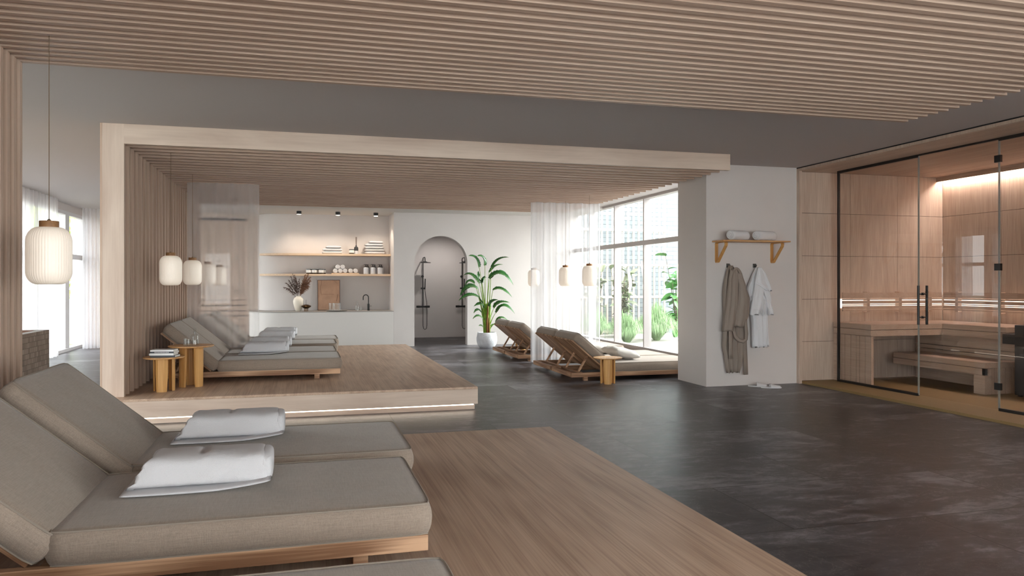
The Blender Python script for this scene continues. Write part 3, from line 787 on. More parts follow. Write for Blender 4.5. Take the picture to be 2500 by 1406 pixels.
# ------------------------------------------------------------------ pendants
def pendant(label, x, y, zb, ztop):
    t = thing('pendant_lamp', label, 'lamp', (x, y, zb))
    m = MB(); prof = []; H_ = .325; Rr = .115
    for k in range(0, 9): a = rad(90*k/8); prof.append((.052+(Rr-.052)*math.sin(a)**.9, .075*(1-math.cos(a))))
    for k in range(8, -1, -1): a = rad(90*k/8); prof.append((.045+(Rr-.045)*math.sin(a)**.9, H_-.085*(1-math.cos(a))))
    n = 192; m.lathe(prof, n, rip=(48, .009)); m.build('lamp_shade', M['shade'], t, smooth='all')
    m = MB(); m.lathe([(.050, H_), (.050, H_+.032), (.049, H_+.034)], 32); m.build('wooden_cap', M['capwood'], t, smooth=30)
    m = MB(); m.lathe([(.010, H_+.034), (.010, H_+.040), (.004, H_+.046)], 14); m.tube([(0,0,H_+.045), (0,0,ztop-zb)], .0022, 6); m.build('cord', M['cord'], t)
    return t
PT = 2.92
p0 = pendant('nearest and largest glowing pleated pendant at the far left', -1.38, 4.87, 1.39, PT)
for (x, y, z), d in (((-1.38, 9.05, 1.37), 'left one of two clear pendants in front of the slatted wall of the farther canopy'),
                  ((-1.38, 10.78, 1.37), 'right one of two clear pendants in front of the slatted wall of the farther canopy'),
                  ((-1.38, 12.51, 1.36), 'nearer of two pendants seen through the left sheer curtain'),
                  ((-1.38, 14.18, 1.35), 'farther of two pendants seen through the left sheer curtain'),
                  ((4.45, 11.46, 1.345), 'rightmost pendant over the floor loungers, near the window'),
                  ((4.39, 12.44, 1.34), 'middle pendant of three over the floor loungers in front of the curtain'),
                  ((4.45, 14.5, 1.33), 'leftmost pendant over the floor loungers, half behind the curtain')):
    dup(p0, d, (x, y, z))
# cords of the copies reach the same slat height because all hang at nearly the same level

# ------------------------------------------------------------------ curtains
def curtain(name, label, p0, p1, z0, z1, m_, folds, amp, seed, grp=None):
    m = MB(); p0 = Vector((p0[0], p0[1], 0)); p1 = Vector((p1[0], p1[1], 0)); d = p1-p0; n = folds*14; nn = Vector((-d.y, d.x, 0)).normalized(); rows = []
    rr = random.Random(seed); ph = [rr.uniform(0, 6) for _ in range(4)]
    for z in [z0+(z1-z0)*k/6 for k in range(7)]:
        row = []
        for i in range(n+1):
            u = i/n; w = amp*(math.sin(u*folds*2*PI+ph[0]+1.2*math.sin(u*5+ph[1]))+.45*math.sin(u*folds*4.3*PI+ph[2]))*(.8+.2*(z1-z)/(z1-z0))
            q = p0+d*u+nn*w; row.append((q.x, q.y, z))
        rows.append(row)
    m.grid(rows); o = m.build(name, m_, None, smooth='all'); tag(o, label, 'curtain', grp); return o
curtain('sheer_curtain', 'narrow sheer pinkish curtain hanging between the loungers on the farther platform', (-1.54, 11.45), (-.58, 11.45), .255, 2.80, M['sheer'], 4, .025, 3)
curtain('sheer_curtain', 'wide sheer white curtain hanging between the floor lounger pairs by the window', (3.85, 12.68), (5.12, 12.68), .012, 2.80, M['sheerw'], 5, .055, 8)
curtain('sheer_curtain', 'white sheer curtain at the left window behind the stone bath, nearest part', (-4.47, 11.0), (-4.47, 16.2), .01, 2.99, M['sheerw'], 26, .04, 5)
curtain('sheer_curtain', 'white sheer curtain at the far end of the left window beside the frame post', (-4.44, 17.85), (-4.10, 18.05), .01, 2.97, M['sheerw'], 5, .05, 6)

# stone bath
t = thing('stone_bath', 'brown grey mosaic tiled bath block at the left under the curtain', 'bath', (-3.37, 10.0, 0))
m = MB(); x0, x1, y0, y1 = -.95, 0, -1.9, 1.9
m.box(x1-.12, x1, y0, y1, 0, .75); m.box(x0, x0+.12, y0, y1, 0, .75); m.box(x0+.12, x1-.12, y0, y0+.12, 0, .75); m.box(x0+.12, x1-.12, y1-.12, y1, 0, .75); m.box(x0+.12, x1-.12, y0+.12, y1-.12, 0, .3)
m.build('tiled_body', M['tile'], t)
bx(x0+.121, x1-.121, y1-.135, y1-.1205, .3, .748).build('inner_lining', M['brownstone'], t)

# ------------------------------------------------------------------ wall shelf, hooks, robes on the pillar
t = thing('wall_shelf', 'honey oak shelf on V brackets carrying two rolled towels on the pillar', 'shelf', (5.335, 9.2, 1.945))
bx(0, 1.02, -.29, -.001, 0, .018).build('board', M['honeyx'], t, bevel=.002)
for x in (.045, .90):
    m = MB(); pts = [(-.012, -.25), (-.012, -.02), (-.025, -.010), (-.225, -.010), (-.245, -.022), (-.240, -.05), (-.04, -.262), (-.018, -.265)]
    n = len(pts); w = .042; th = .013
    def ofs(i):
        a = Vector(pts[i-1]); b = Vector(pts[(i+1) % n]); d = (b-a).normalized(); return Vector((-d.y, d.x))
    vs = []
    for i, p in enumerate(pts):
        o = ofs(i)*th
        for xx in (0, w):
            vs.append((x+xx, p[0], p[1])); vs.append((x+xx, p[0]-o.x*0+(-o.x), p[1]-o.y))
    fs = []
    for i in range(n):
        j = (i+1) % n; a = i*4; b = j*4
        fs += [(a, a+2, b+2, b), (a+1, b+1, b+3, a+3), (a, b, b+1, a+1), (a+2, a+3, b+3, b+2)]
    m.add(vs, fs); m.build('bracket', M['honey'], t)
def rolled(label, loc, r, L_, rz, seed=0, group=None, small=False):
    t = thing('rolled_towel', label, 'towel', loc, rz, group)
    m = MB(); rings = []; n = 18; K = 28
    for i in range(n+1):
        u = i/n; e = min(1, (1-abs(2*u-1)**14))**.5
        ring = []
        for k in range(K):
            a = 2*PI*k/K; rr = r*(.80+.20*e)*(1+.05*noise.noise(Vector((math.cos(a)*2+seed, math.sin(a)*2, u*4))))*(1+.02*math.sin(2*a+u*5))
            ring.append((u*L_, rr*math.cos(a), r+rr*math.sin(a)*.97))
        rings.append(ring)
    m.loft(rings); m.build('roll', M['towel_bright'], t, smooth='all')
    if not small:
        m = MB(); pts = []
        for k in range(70):
            a = k*.24; rr = r*(.12+.78*k/69); pts.append((-.003-.012*(1-k/69), rr*math.cos(a), r+rr*math.sin(a)*.95))
        m.tube(pts, r*.07, 7); m.build('spiral_edge', M['towel_bright'], t, smooth='all')
    return t
rolled('left rolled white towel on the oak wall shelf', (5.47, 8.97, 1.9635), .068, .36, rad(22), 1)
rolled('right rolled white towel on the oak wall shelf', (5.86, 8.97, 1.9635), .068, .40, rad(22), 5)
for x, d in ((5.578, 'square metal hook behind the taupe robe'), (5.985, 'square metal hook holding the short white robe')):
    t = thing('robe_hook', d, 'hook', (x, 9.2, 1.63)); bx(-.025, .025, -.008, -.0005, -.025, .03).build('plate', M['steel'], t, bevel=.001)
    m = MB(); m.tube([(0, -.008, -.005), (0, -.045, -.008), (0, -.055, .012)], .007, 8); m.build('peg', M['steel'], t)

def drape(m, rows, y, depth, folds=3, amp=.012, seed=0, K=44, thin=.5):
    """rows: (z, xl, xr); a cloth tube hanging down with soft folds, y = its middle"""
    Z0 = [r[0] for r in rows]; out = []
    N = 26; zs = [Z0[0]+(Z0[-1]-Z0[0])*i/N for i in range(N+1)]
    def lerp(z):
        for a, b in zip(rows[:-1], rows[1:]):
            if a[0] >= z >= b[0]:
                u = (a[0]-z)/(a[0]-b[0]+1e-9); s = u*u*(3-2*u)*.5+u*.5
                return a[1]+(b[1]-a[1])*s, a[2]+(b[2]-a[2])*s
        return rows[-1][1:]
    for i, z in enumerate(zs):
        xl, xr = lerp(z); cx = (xl+xr)/2; w = (xr-xl)/2; v = i/N
        dp = depth*(.55+.45*min(1, v*3)) if i else depth*.35
        ring = []
        for k in range(K):
            a = 2*PI*k/K; c, s = math.cos(a), math.sin(a)
            xx = math.copysign(abs(c)**.8, c); yy = math.copysign(abs(s)**thin, s)
            rip = amp*min(1, .2+v*1.6)*(math.sin(xx*folds*PI+seed+v*1.1)+.5*math.sin(xx*folds*2.3*PI+seed*2-v*2))*(1 if s < 0 else .4)
            nz_ = .006*noise.noise(Vector((xx*3+seed, z*9, seed)))
            ring.append((cx+w*xx, y+dp*yy*.5+rip+nz_, z+(.012*math.sin(xx*folds*PI+seed) if i == N else 0)))
        out.append(ring)
    m.loft(out)
def zz(px, x0, rows): return [(-(b-35)*.00126, (l-x0)*.00143, (r-x0)*.00143) for b, l, r in rows]
t = thing('bathrobe', 'long taupe bathrobe with dangling belt, left on the pillar', 'robe', (5.578, 9.2, 1.64))
m = MB(); drape(m, zz(0, 198, [(42,180,222),(100,158,250),(300,122,330),(700,124,345),(900,112,325),(1040,138,322),(1110,145,310),(1185,160,285)]), -.060, .075, 3.5, .020, 1); m.build('body', M['taupe_robe'], t, smooth='all')
m = MB(); drape(m, zz(0, 198, [(75,168,238),(200,150,246),(400,132,242),(600,106,220),(733,92,196)]), -.128, .075, 1.2, .010, 2); drape(m, zz(0, 198, [(612,103,220),(640,101,216),(733,91,197)]), -.116, .070, 1.2, .003, 2); m.build('sleeve', M['taupe_robe'], t, smooth='all')
m = MB(); drape(m, zz(0, 198, [(120,232,285),(260,246,326),(400,240,368),(550,214,364),(693,200,320)]), -.135, .085, 1.3, .010, 4); drape(m, zz(0, 198, [(570,210,362),(600,208,352),(694,199,321)]), -.121, .079, 1.3, .003, 4); m.build('sleeve', M['taupe_robe'], t, smooth='all')
m = MB(); pts = [(150,330),(160,230),(175,140),(205,80),(235,70),(262,100),(280,170),(292,250)]
m.tube([((a-198)*.00143, -.135, -(b-35)*.00126) for a, b in pts], [.012,.020,.024,.022,.022,.024,.022,.014], 10); m.build('collar', M['taupe_robe'], t, smooth='all', sub=1)
m = MB()
def ribbon(m, pts, w, y, th=.006, x0=198):
    P_ = [Vector(((a-x0)*.00143, y-.004*i, -(b-35)*.00126)) for i, (a, b) in enumerate(pts)]; rows = []
    for i, p in enumerate(P_):
        d = (P_[min(i+1, len(P_)-1)]-P_[max(i-1, 0)]).normalized(); n_ = Vector((-d.z, 0, d.x))*w/2
        rows.append([p-n_, p-n_*.3+Vector((0,-.004,0)), p+n_*.3+Vector((0,-.004,0)), p+n_])
    m.grid(rows)
ribbon(m, [(212,680),(208,740),(222,800),(256,838),(300,852),(328,830),(332,770),(322,690),(316,620)], .048, -.125)
ribbon(m, [(340,620),(348,760),(350,900),(354,1060),(358,1215)], .062, -.060)
ribbon(m, [(172,720),(172,820),(170,930),(170,1035)], .058, -.125)
m.build('belt', M['taupe_robe'], t, smooth='all', solid=.008)
t = thing('bathrobe', 'shorter white bathrobe hanging right of the taupe one', 'robe', (5.985, 9.2, 1.63))
m = MB(); drape(m, zz(0, 455, [(55,440,470),(150,398,520),(270,348,566),(340,348,574),(450,372,570),(560,384,568),(700,396,574),(915,402,580)]), -.058, .075, 4, .024, 3); m.build('body', M['white_robe'], t, smooth='all')
m = MB(); drape(m, zz(0, 455, [(200,412,480),(280,398,500),(400,372,494),(500,362,470),(556,354,445)]), -.112, .062, 1.2, .005, 7); drape(m, zz(0, 455, [(490,362,472),(515,358,466),(558,352,446)]), -.113, .068, 1.2, .003, 7); m.build('sleeve', M['white_robe'], t, smooth='all')
m = MB(); drape(m, zz(0, 455, [(290,506,572),(420,530,588),(480,545,596),(560,566,610)]), -.10, .055, 1, .004, 8); drape(m, zz(0, 455, [(470,541,600),(560,562,612)]), -.10, .062, 1, .003, 8); m.build('sleeve', M['white_robe'], t, smooth='all')
m = MB(); drape(m, zz(0, 455, [(50,440,474),(120,424,520),(190,408,548),(225,404,562),(262,460,572),(305,530,580)]), -.125, .050, 1.6, .008, 5); m.build('collar', M['white_robe'], t, smooth='all')
m = MB(); ribbon(m, [(500,400),(478,450),(470,520),(480,572),(492,560),(496,470),(506,405)], .014, -.13, x0=455); m.build('belt', M['white_robe'], t, smooth='all', solid=.006)
def slipper(label, x, y, rz):
    t = thing('slipper', label, 'slipper', (x, y, 0), rz)
    m = MB(); out = []
    for k in range(28):
        a = 2*PI*k/28; w = .045+.008*math.cos(a); out.append((.135*math.cos(a), w*math.sin(a)))
    m.prism(out, 0, .014, 'z'); m.build('sole', M['slipper'], t, bevel=.003)
    m = MB(); rows = []
    for i in range(9):
        u = i/8; x_ = -.02+.135*u; w = .049*math.sqrt(max(.02, 1-((x_)/.14)**2)); rows.append([(x_, -w*math.cos(PI*j/10), .012+(.045-.028*u)*math.sin(PI*j/10)**.8) for j in range(11)])
    m.grid(rows); m.build('strap', M['slipper'], t, smooth='all', solid=.006); return t
slipper('white slipper on the slate floor closer to the pillar', 5.93, 9.02, rad(-35))
slipper('white slipper on the slate floor farther from the pillar', 6.02, 8.86, rad(-20))

# ------------------------------------------------------------------ counter, shelves and what stands on them
arc = []
for k in range(0, 15):
    a = rad(90*k/14); arc.append((-.25-.85*math.sin(a), 16.8+.80*(1-math.cos(a))))
wallarc = []
for k in range(12, -1, -1):
    a = rad(90*k/12); wallarc.append((-.3-.662*math.sin(a), 17.798+.62*(1-math.cos(a))))
poly = [(1.948, 16.8)]+arc+[(-1.1, 18.41)]+wallarc+[(1.948, 17.798)]
t = thing('counter', 'curved off white counter with grey top in the recess', 'counter', (.5, 17.3, 0))
P2 = [(x-.5, y-17.3) for x, y in poly]
m = MB(); m.prism(P2, 0, .762, 'z'); m.build('body', M['counter'], t, smooth=30)
m = MB(); m.prism(P2, .763, .778, 'z'); m.build('countertop', M['ctop'], t, smooth=30)
def shelf(label, z):
    pl = [(1.948, 17.36), (-.1, 17.36)]
    for k in range(1, 11):
        a = rad(90*k/10); pl.append((-.1-.80*math.sin(a), 17.36+.52*(1-math.cos(a))))
    wl_ = [(x, y) for x, y in wallarc if y < 17.88]
    pl += wl_+[(1.948, 17.798)]
    m = MB(); m.prism([(x-.5, y-17.6) for x, y in pl], 0, .045, 'z'); o = m.build('wall_shelf', M['shelf'], None); tag(o, label, 'shelf'); o.location = (.5, 17.6, z)
shelf('upper pale wood shelf in the recess holding folded towels', 2.0); shelf('lower pale wood shelf in the recess holding jars and dispensers', 1.55)
U = 2.0455; Lw = 1.5955; C = .7785
def slab_towel(label, x, y, z, w, d, h, group, seed):
    m = MB(); n = 14; rings = []
    for i in range(n+1):
        u = -1+2*i/n; e = max(.25, (1-abs(u)**10))**.5; ring = []
        for k in range(24):
            a = 2*PI*k/24
            ring.append((u*w/2, math.copysign(abs(math.cos(a))**.45, math.cos(a))*d/2*(.97+.03*e), h/2+h/2*e*math.copysign(abs(math.sin(a))**.6, math.sin(a))+.002*noise.noise(Vector((u*4, a, seed)))))
        rings.append(ring)
    m.loft(rings); o = m.build('folded_towel', M['towel'], None, smooth='all'); tag(o, label, 'towel', group); o.location = (x, y, z)
g = 'folded towels in the small stack on the upper shelf'
for k, (w, x, d) in enumerate(((.43,.665,'bottom folded towel of the short stack on the upper shelf'), (.42,.665,'middle folded towel of the short stack on the upper shelf'), (.33,.69,'top folded towel of the short stack on the upper shelf'))):
    slab_towel(d, x, 17.57, U+k*.060, w, .30, .058, g, k)
g = 'folded towels in the tall stack on the upper shelf'
for k, (w, x, d) in enumerate(((.44,1.60,'bottom folded towel of the tall stack on the upper shelf'), (.43,1.60,'second folded towel from the bottom of the tall stack'), (.41,1.59,'middle folded towel of the tall stack on the upper shelf'), (.40,1.585,'second folded towel from the top of the tall stack'), (.31,1.63,'topmost folded towel of the tall stack on the upper shelf'))):
    slab_towel(d, x, 17.57, U+k*.060, w, .30, .058, g, k+9)
def jar(label, x, y, z, r=.052, h=.115, group=None):
    t = thing('candle_jar', label, 'jar', (x, y, z), 0, group)
    m = MB(); m.lathe([(r*.95, 0), (r, .006), (r, h-.012), (r*.9, h-.010), (r*.9, .01)], 24); m.build('glass_body', M['smoke'], t, smooth=30)
    m = MB(); m.lathe([(r*.86, .011), (r*.86, h*.72)], 20); m.build('wax', M['vase'], t, smooth=30)
    m = MB(); m.lathe([(r+.0012, h*.22), (r+.0012, h*.74)], 24); m.v = m.v; m.f = m.f[:24]; m.mi = m.mi[:24]; m.build('label', M['label'], t, smooth='all')
    return t
jar('small labelled jar beside the dark diffuser bottle on the upper shelf', 1.085, 17.50, U, .058)
t = thing('reed_diffuser', 'dark bottle with tall reeds on the upper shelf', 'diffuser', (1.19, 17.54, U))
m = MB(); m.lathe([(.044, 0), (.047, .004), (.047, .13), (.040, .155), (.016, .172), (.015, .20)], 24); m.build('bottle', M['heater'], t, smooth=30)
m = MB(); m.lathe([(.0482, .002), (.0482, .075)], 24); m.f = m.f[:24]; m.mi = m.mi[:24]; m.build('label', M['soap'], t, smooth='all')
m = MB()
for k in range(7): a = 2*PI*k/7; m.tube([(.004*math.cos(a), .004*math.sin(a), .15), (.014*math.cos(a), .014*math.sin(a), .385)], .0025, 5)
m.build('reeds', M['darkstem'], t)
gj = 'labelled jars on the lower shelf'
for x, y, d in ((.15,17.46,'leftmost front labelled jar on the lower shelf'), (.27,17.46,'front labelled jar second from the left on the lower shelf'), (.42,17.46,'front labelled jar third from the left on the lower shelf'),
             (.19,17.61,'back row labelled jar behind the two leftmost jars'), (.345,17.61,'back row labelled jar seen between the front jars'), (.475,17.60,'rightmost labelled jar, back row of the lower shelf')):
    jar(d, x, y, Lw, .052, .118, gj)
t = bx(-.30, .30, -.13, .13, 0, .018).build('towel_board', M['shelf'], None, bevel=.003); tag(t, 'thin pale wood board under the small rolled towels', 'board', loc=(.945, 17.55, Lw))
gr = 'small rolled towels on the lower shelf'
r_ = .051
for x, z, d in ((.729,0,'bottom left rolled hand towel of the pyramid'), (.835,0,'bottom middle rolled hand towel of the pyramid'), (.941,0,'bottom right rolled hand towel of the pyramid'),
             (.782,.088,'upper left rolled hand towel of the pyramid'), (.888,.088,'upper right rolled hand towel of the pyramid'), (1.063,0,'left of the two rolled hand towels beside the pyramid'), (1.169,0,'right of the two rolled hand towels beside the pyramid')):
    q = rolled(d, (x, 17.44, Lw+.0185+z), r_, .22, rad(90), x*9, gr)
def dispenser(label, x, y, group):
    t = thing('soap_dispenser', label, 'dispenser', (x, y, Lw), 0, group)
    m = MB(); m.lathe([(.050, 0), (.054, .004), (.054, .135), (.048, .145), (.02, .15)], 24); m.build('bottle', M['soap'], t, smooth=30)
    m = MB(); m.lathe([(.03, .150), (.03, .172), (.012, .176), (.012, .205), (.018, .207), (.018, .217)], 16); m.bar((0, 0, .213), (-.045, -.02, .209), .014, .010); m.build('pump', M['greypump'], t)
    return t
gd = 'pump dispensers on the lower shelf'
for x, y, d in ((1.40,17.46,'front left pump dispenser on the lower shelf'), (1.555,17.46,'front middle pump dispenser on the lower shelf'), (1.71,17.46,'front right pump dispenser on the lower shelf'),
             (1.455,17.62,'back row pump dispenser behind the front left one'), (1.61,17.62,'back row pump dispenser behind the front middle one'), (1.765,17.62,'back row pump dispenser nearest the recess side')):
    dispenser(d, x, y, gd)
# vase and dried plumes
t = thing('ceramic_vase', 'cream ceramic vase on the counter holding dried plumes', 'vase', (-.065, 17.25, C))
m = MB(); m.lathe([(.050, 0), (.060, .004), (.085, .08), (.108, .17), (.112, .22), (.100, .27), (.070, .300), (.052, .312), (.050, .325), (.060, .338), (.052, .338), (.044, .325), (.044, .30)], 40); m.build('body', M['vase'], t, smooth='all')
t = thing('dried_plumes', 'bunch of brown and mauve dried plumes in the cream vase', 'dried plant', (-.065, 17.25, C+.02))
def plume(tip, ctrl, L_hair, n, m_, seed, name, droop):
    rr = random.Random(seed); m = MB(); A = Vector((0, 0, .03)); Bc = Vector(ctrl); Cc = Vector(tip); pts = []
    for k in range(17):
        u = k/16; pts.append(A*(1-u)**2+Bc*2*u*(1-u)+Cc*u*u)
    m.tube(pts, [.0035*(1-.6*k/16) for k in range(17)], 5)
    for k in range(n):
        u = .45+.55*k/n; i = min(15, int(u*16)); p = pts[i].lerp(pts[i+1], u*16-i); d = (pts[i+1]-pts[i]).normalized()
        q = Vector((rr.gauss(0,1), rr.gauss(0,1), rr.gauss(0,1))).normalized()
        e = (d*1.0+q*.8).normalized(); Lh = L_hair*(1-.55*abs(2*(u-.45)/.55-.8)); e2 = (e+Vector((droop,0,-.7)))
        s = p+e*Lh*.6; f = s+e2*Lh*.5
        m.tube([p, s, f], [.0035, .0045, .001], 4, cap=False)
    m.build(name, m_, t)
rr = random.Random(3)
for k, (x, z) in enumerate(((-.16,.74),(-.20,.66),(-.12,.80),(-.26,.60),(-.08,.77),(-.05,.70),(-.30,.50),(.02,.68))): plume((x, rr.uniform(-.05,.05), z), (x*.15, 0, .42), .075, 42, M['darkstem'], k, 'plume', -.1)
for k, (x, z) in enumerate(((.20,.78),(.24,.72),(.17,.70),(.22,.60),(.20,.52),(.13,.60),(.25,.65),(.15,.77))): plume((x, rr.uniform(-.06,.06), z), (x*.15, 0, .45), .10, 60, M['pampas'], 20+k, 'plume', .35)
t = thing('bronze_burner', 'bronze oil lamp on three legs beside the cream vase', 'ornament', (.098, 17.12, C))
m = MB(); m.lathe([(.01, .055), (.05, .065), (.095, .098), (.108, .112), (.095, .124), (.05, .145), (.012, .150)], 32); m.build('body', M['bronze'], t, smooth=40)
m = MB()
for k in range(3): a = 2*PI*k/3+.5; m = MB(); m.tube([(.035*math.cos(a), .035*math.sin(a), 0), (.035*math.cos(a), .035*math.sin(a), .064)], .009, 8); m.build('leg', M['bronze'], t)
pass
m = MB(); m.tube([(0,0,.148),(0,0,.25)], .003, 6); m.tube([(-.06,.02,.12),(-.06,.02,.24)], .002, 6); m.build('wick_rod', M['steel'], t)
# art
t = thing('framed_art', 'framed abstract terracotta picture leaning on the recess wall', 'picture', (.595, 17.66, C)); t.rotation_euler = (rad(-6), 0, 0)
W2, H2 = .245, .685
m = MB(); m.box(-W2, W2, -.012, .012, 0, .009); m.box(-W2, W2, -.012, .012, H2-.009, H2); m.box(-W2, -W2+.009, -.012, .012, .009, H2-.009); m.box(W2-.009, W2, -.012, .012, .009, H2-.009); m.build('frame', M['darkstem'], t)
bx(-W2+.009, W2-.009, -.004, .010, .009, H2-.009).build('canvas', M['art'], t)
m = MB()
def ink(pts, r):
    m.tube([(a, -.0045, b) for a, b in pts], r, 5)
ink([(-.16,.67),(-.165,.60),(-.18,.54),(-.182,.47),(-.175,.40),(-.165,.36)], .003); ink([(-.165,.355),(-.05,.36),(.06,.362),(.12,.352)], .0025); ink([(.195,.36),(.185,.29),(.165,.20)], .004); ink([(.12,.67),(.16,.63),(.20,.60)], .0015)
m.build('drawn_lines', M['artline'], t)
m = MB(); m.lathe([(.10, 0), (.215, .010), (.232, .022), (.226, .022), (.20, .014), (.02, .008)], 48); o = m.build('serving_tray', M['ctop'], None, smooth=30); tag(o, 'round grey tray under the tall drinking glasses on the counter', 'tray', loc=(.745, 17.08, C))
gg = 'tall drinking glasses on the grey tray'
for x, y, d in ((.60,17.05,'leftmost tall glass on the grey tray'), (.665,17.12,'tall glass second from the left on the grey tray'), (.69,17.0,'front tall glass on the grey tray, near its middle'), (.755,17.10,'tall glass second from the right on the grey tray'), (.80,17.03,'rightmost tall glass on the grey tray')):
    tumbler(d, (x, y, C+.0115), .165, .030, gg)
carafe('glass carafe on the counter near the black tap', (1.185, 17.1, C), 1.15)
tumbler('small tumbler on the counter beside the carafe near the tap', (1.262, 17.05, C), .085, .03)
t = thing('basin_tap', 'matt black gooseneck tap on the counter', 'tap', (1.44, 17.25, C))
m = MB(); m.lathe([(.024, 0), (.024, .15), (.018, .152)], 20); m.build('body', M['black'], t, smooth=30)
m = MB(); pts = [(0,0,.15),(0,0,.29)]+[(-.058+.058*math.cos(rad(a)), 0, .29+.062*math.sin(rad(a))) for a in range(15, 181, 15)]+[(-.116,0,.235)]
m.tube(pts, .0105, 12); m.build('spout', M['black'], t, smooth=True)
m = MB(); m.tube([(.02,0,.10),(.07,0,.10)], .004, 8); m.build('lever', M['black'], t)
# ceiling spots
for x, d in ((-.05,'leftmost'), (.764,'middle'), (1.583,'rightmost')):
    t = thing('ceiling_spot', d+' of three black cylinder spots above the recess shelves', 'spotlight', (x, 17.02, 2.94))
    m = MB(); m.lathe([(.052, -.070), (.052, -.001)], 28); m.build('housing', M['black'], t, smooth=30)
    m = MB(); m.lathe([(.042, -.0715), (.042, -.0702)], 28); m.build('lens', M['spotlens'], t, smooth=30)
    ld = bpy.data.lights.new('spot_beam', 'SPOT'); ld.energy = 34; ld.color = (1, .86, .70); ld.spot_size = rad(115); ld.spot_blend = .55; ld.shadow_soft_size = .04
    lo = bpy.data.objects.new('spot_beam', ld); COL.objects.link(lo); lo.parent = t; lo.location = (0, 0, -.08); lo.rotation_euler = (rad(14), 0, 0)

# ------------------------------------------------------------------ showers
def shower(label, x):
    t = thing('shower_set', label, 'shower', (x, 19.4, 0))
    m = MB(); m.tube([(0,-.06,.79),(0,-.06,1.98),(0,-.08,2.02),(0,-.12,2.035),(0,-.34,2.035),(0,-.38,2.02),(0,-.40,1.98),(0,-.40,1.93)], .012, 10); m.build('riser_pipe', M['black'], t, smooth=True)
    m = MB(); m.lathe([(.03, 1.935), (.06, 1.918), (.14, 1.905), (.14, 1.895)], 32, (0,-.40,0)); m.build('rain_head', M['black'], t, smooth=30)
    m = MB(); m.lathe([(.024, -.17), (.028, -.165), (.028, -.09), (.022, -.085), (.022, .085), (.028, .09), (.028, .165), (.024, .17)], 18, (0,-.07,.79), 'x'); m.build('mixer_bar', M['black'], t, smooth=30)
    m = MB()
    m.lathe([(.026, -.045), (.026, -.001)], 14, (.075, 0, .79), 'y'); m.build('wall_mount', M['black'], t)
    m = MB(); m.lathe([(.026, -.045), (.026, -.001)], 14, (-.075, 0, .79), 'y'); m.build('wall_mount', M['black'], t)
    m = MB(); m.lathe([(.03, -.08), (.03, -.001)], 16, (-.01, 0, 1.56), 'y'); m.build('wall_mount', M['black'], t)
    bx(-.055, .05, -.085, -.045, 1.235, 1.275).build('slider', M['black'], t, bevel=.004)
    m = MB(); m.tube([(.045,-.09,1.23),(.05,-.11,1.50)], .013, 10); m.build('hand_shower', M['black'], t, smooth=True)
    m = MB(); pts = [(.0,-.075,.76),(-.0,-.075,.30),(.012,-.075,.235),(.05,-.075,.205),(.088,-.075,.235),(.10,-.075,.32),(.10,-.075,.70),(.092,-.078,.90),(.06,-.085,1.08),(.045,-.09,1.23)]
    m.tube(pts, .007, 8); m.build('hose', M['black'], t, smooth=True, sub=0); return t
t = thing('ceiling_downlight', 'round downlight on the ceiling of the arched shower alcove', 'light', (3.4, 18.3, 2.999))
m = MB(); m.lathe([(.09, -.02), (.10, -.018), (.10, -.001)], 28); m.build('rim', M['label'], t, smooth=30)
m = MB(); m.lathe([(.08, -.022), (.08, -.0201)], 28); m.build('lens', M['spotlens'], t)
ld = bpy.data.lights.new('downlight_beam', 'SPOT'); ld.energy = 240; ld.color = (1, .93, .88); ld.spot_size = rad(150); ld.spot_blend = .8; ld.shadow_soft_size = .08
lo = bpy.data.objects.new('downlight_beam', ld); COL.objects.link(lo); lo.parent = t; lo.location = (0, 0, -.04)
shower('left matt black shower set inside the arched alcove', 2.985)
shower('right matt black shower set, half hidden by the arch edge and plant', 4.0)

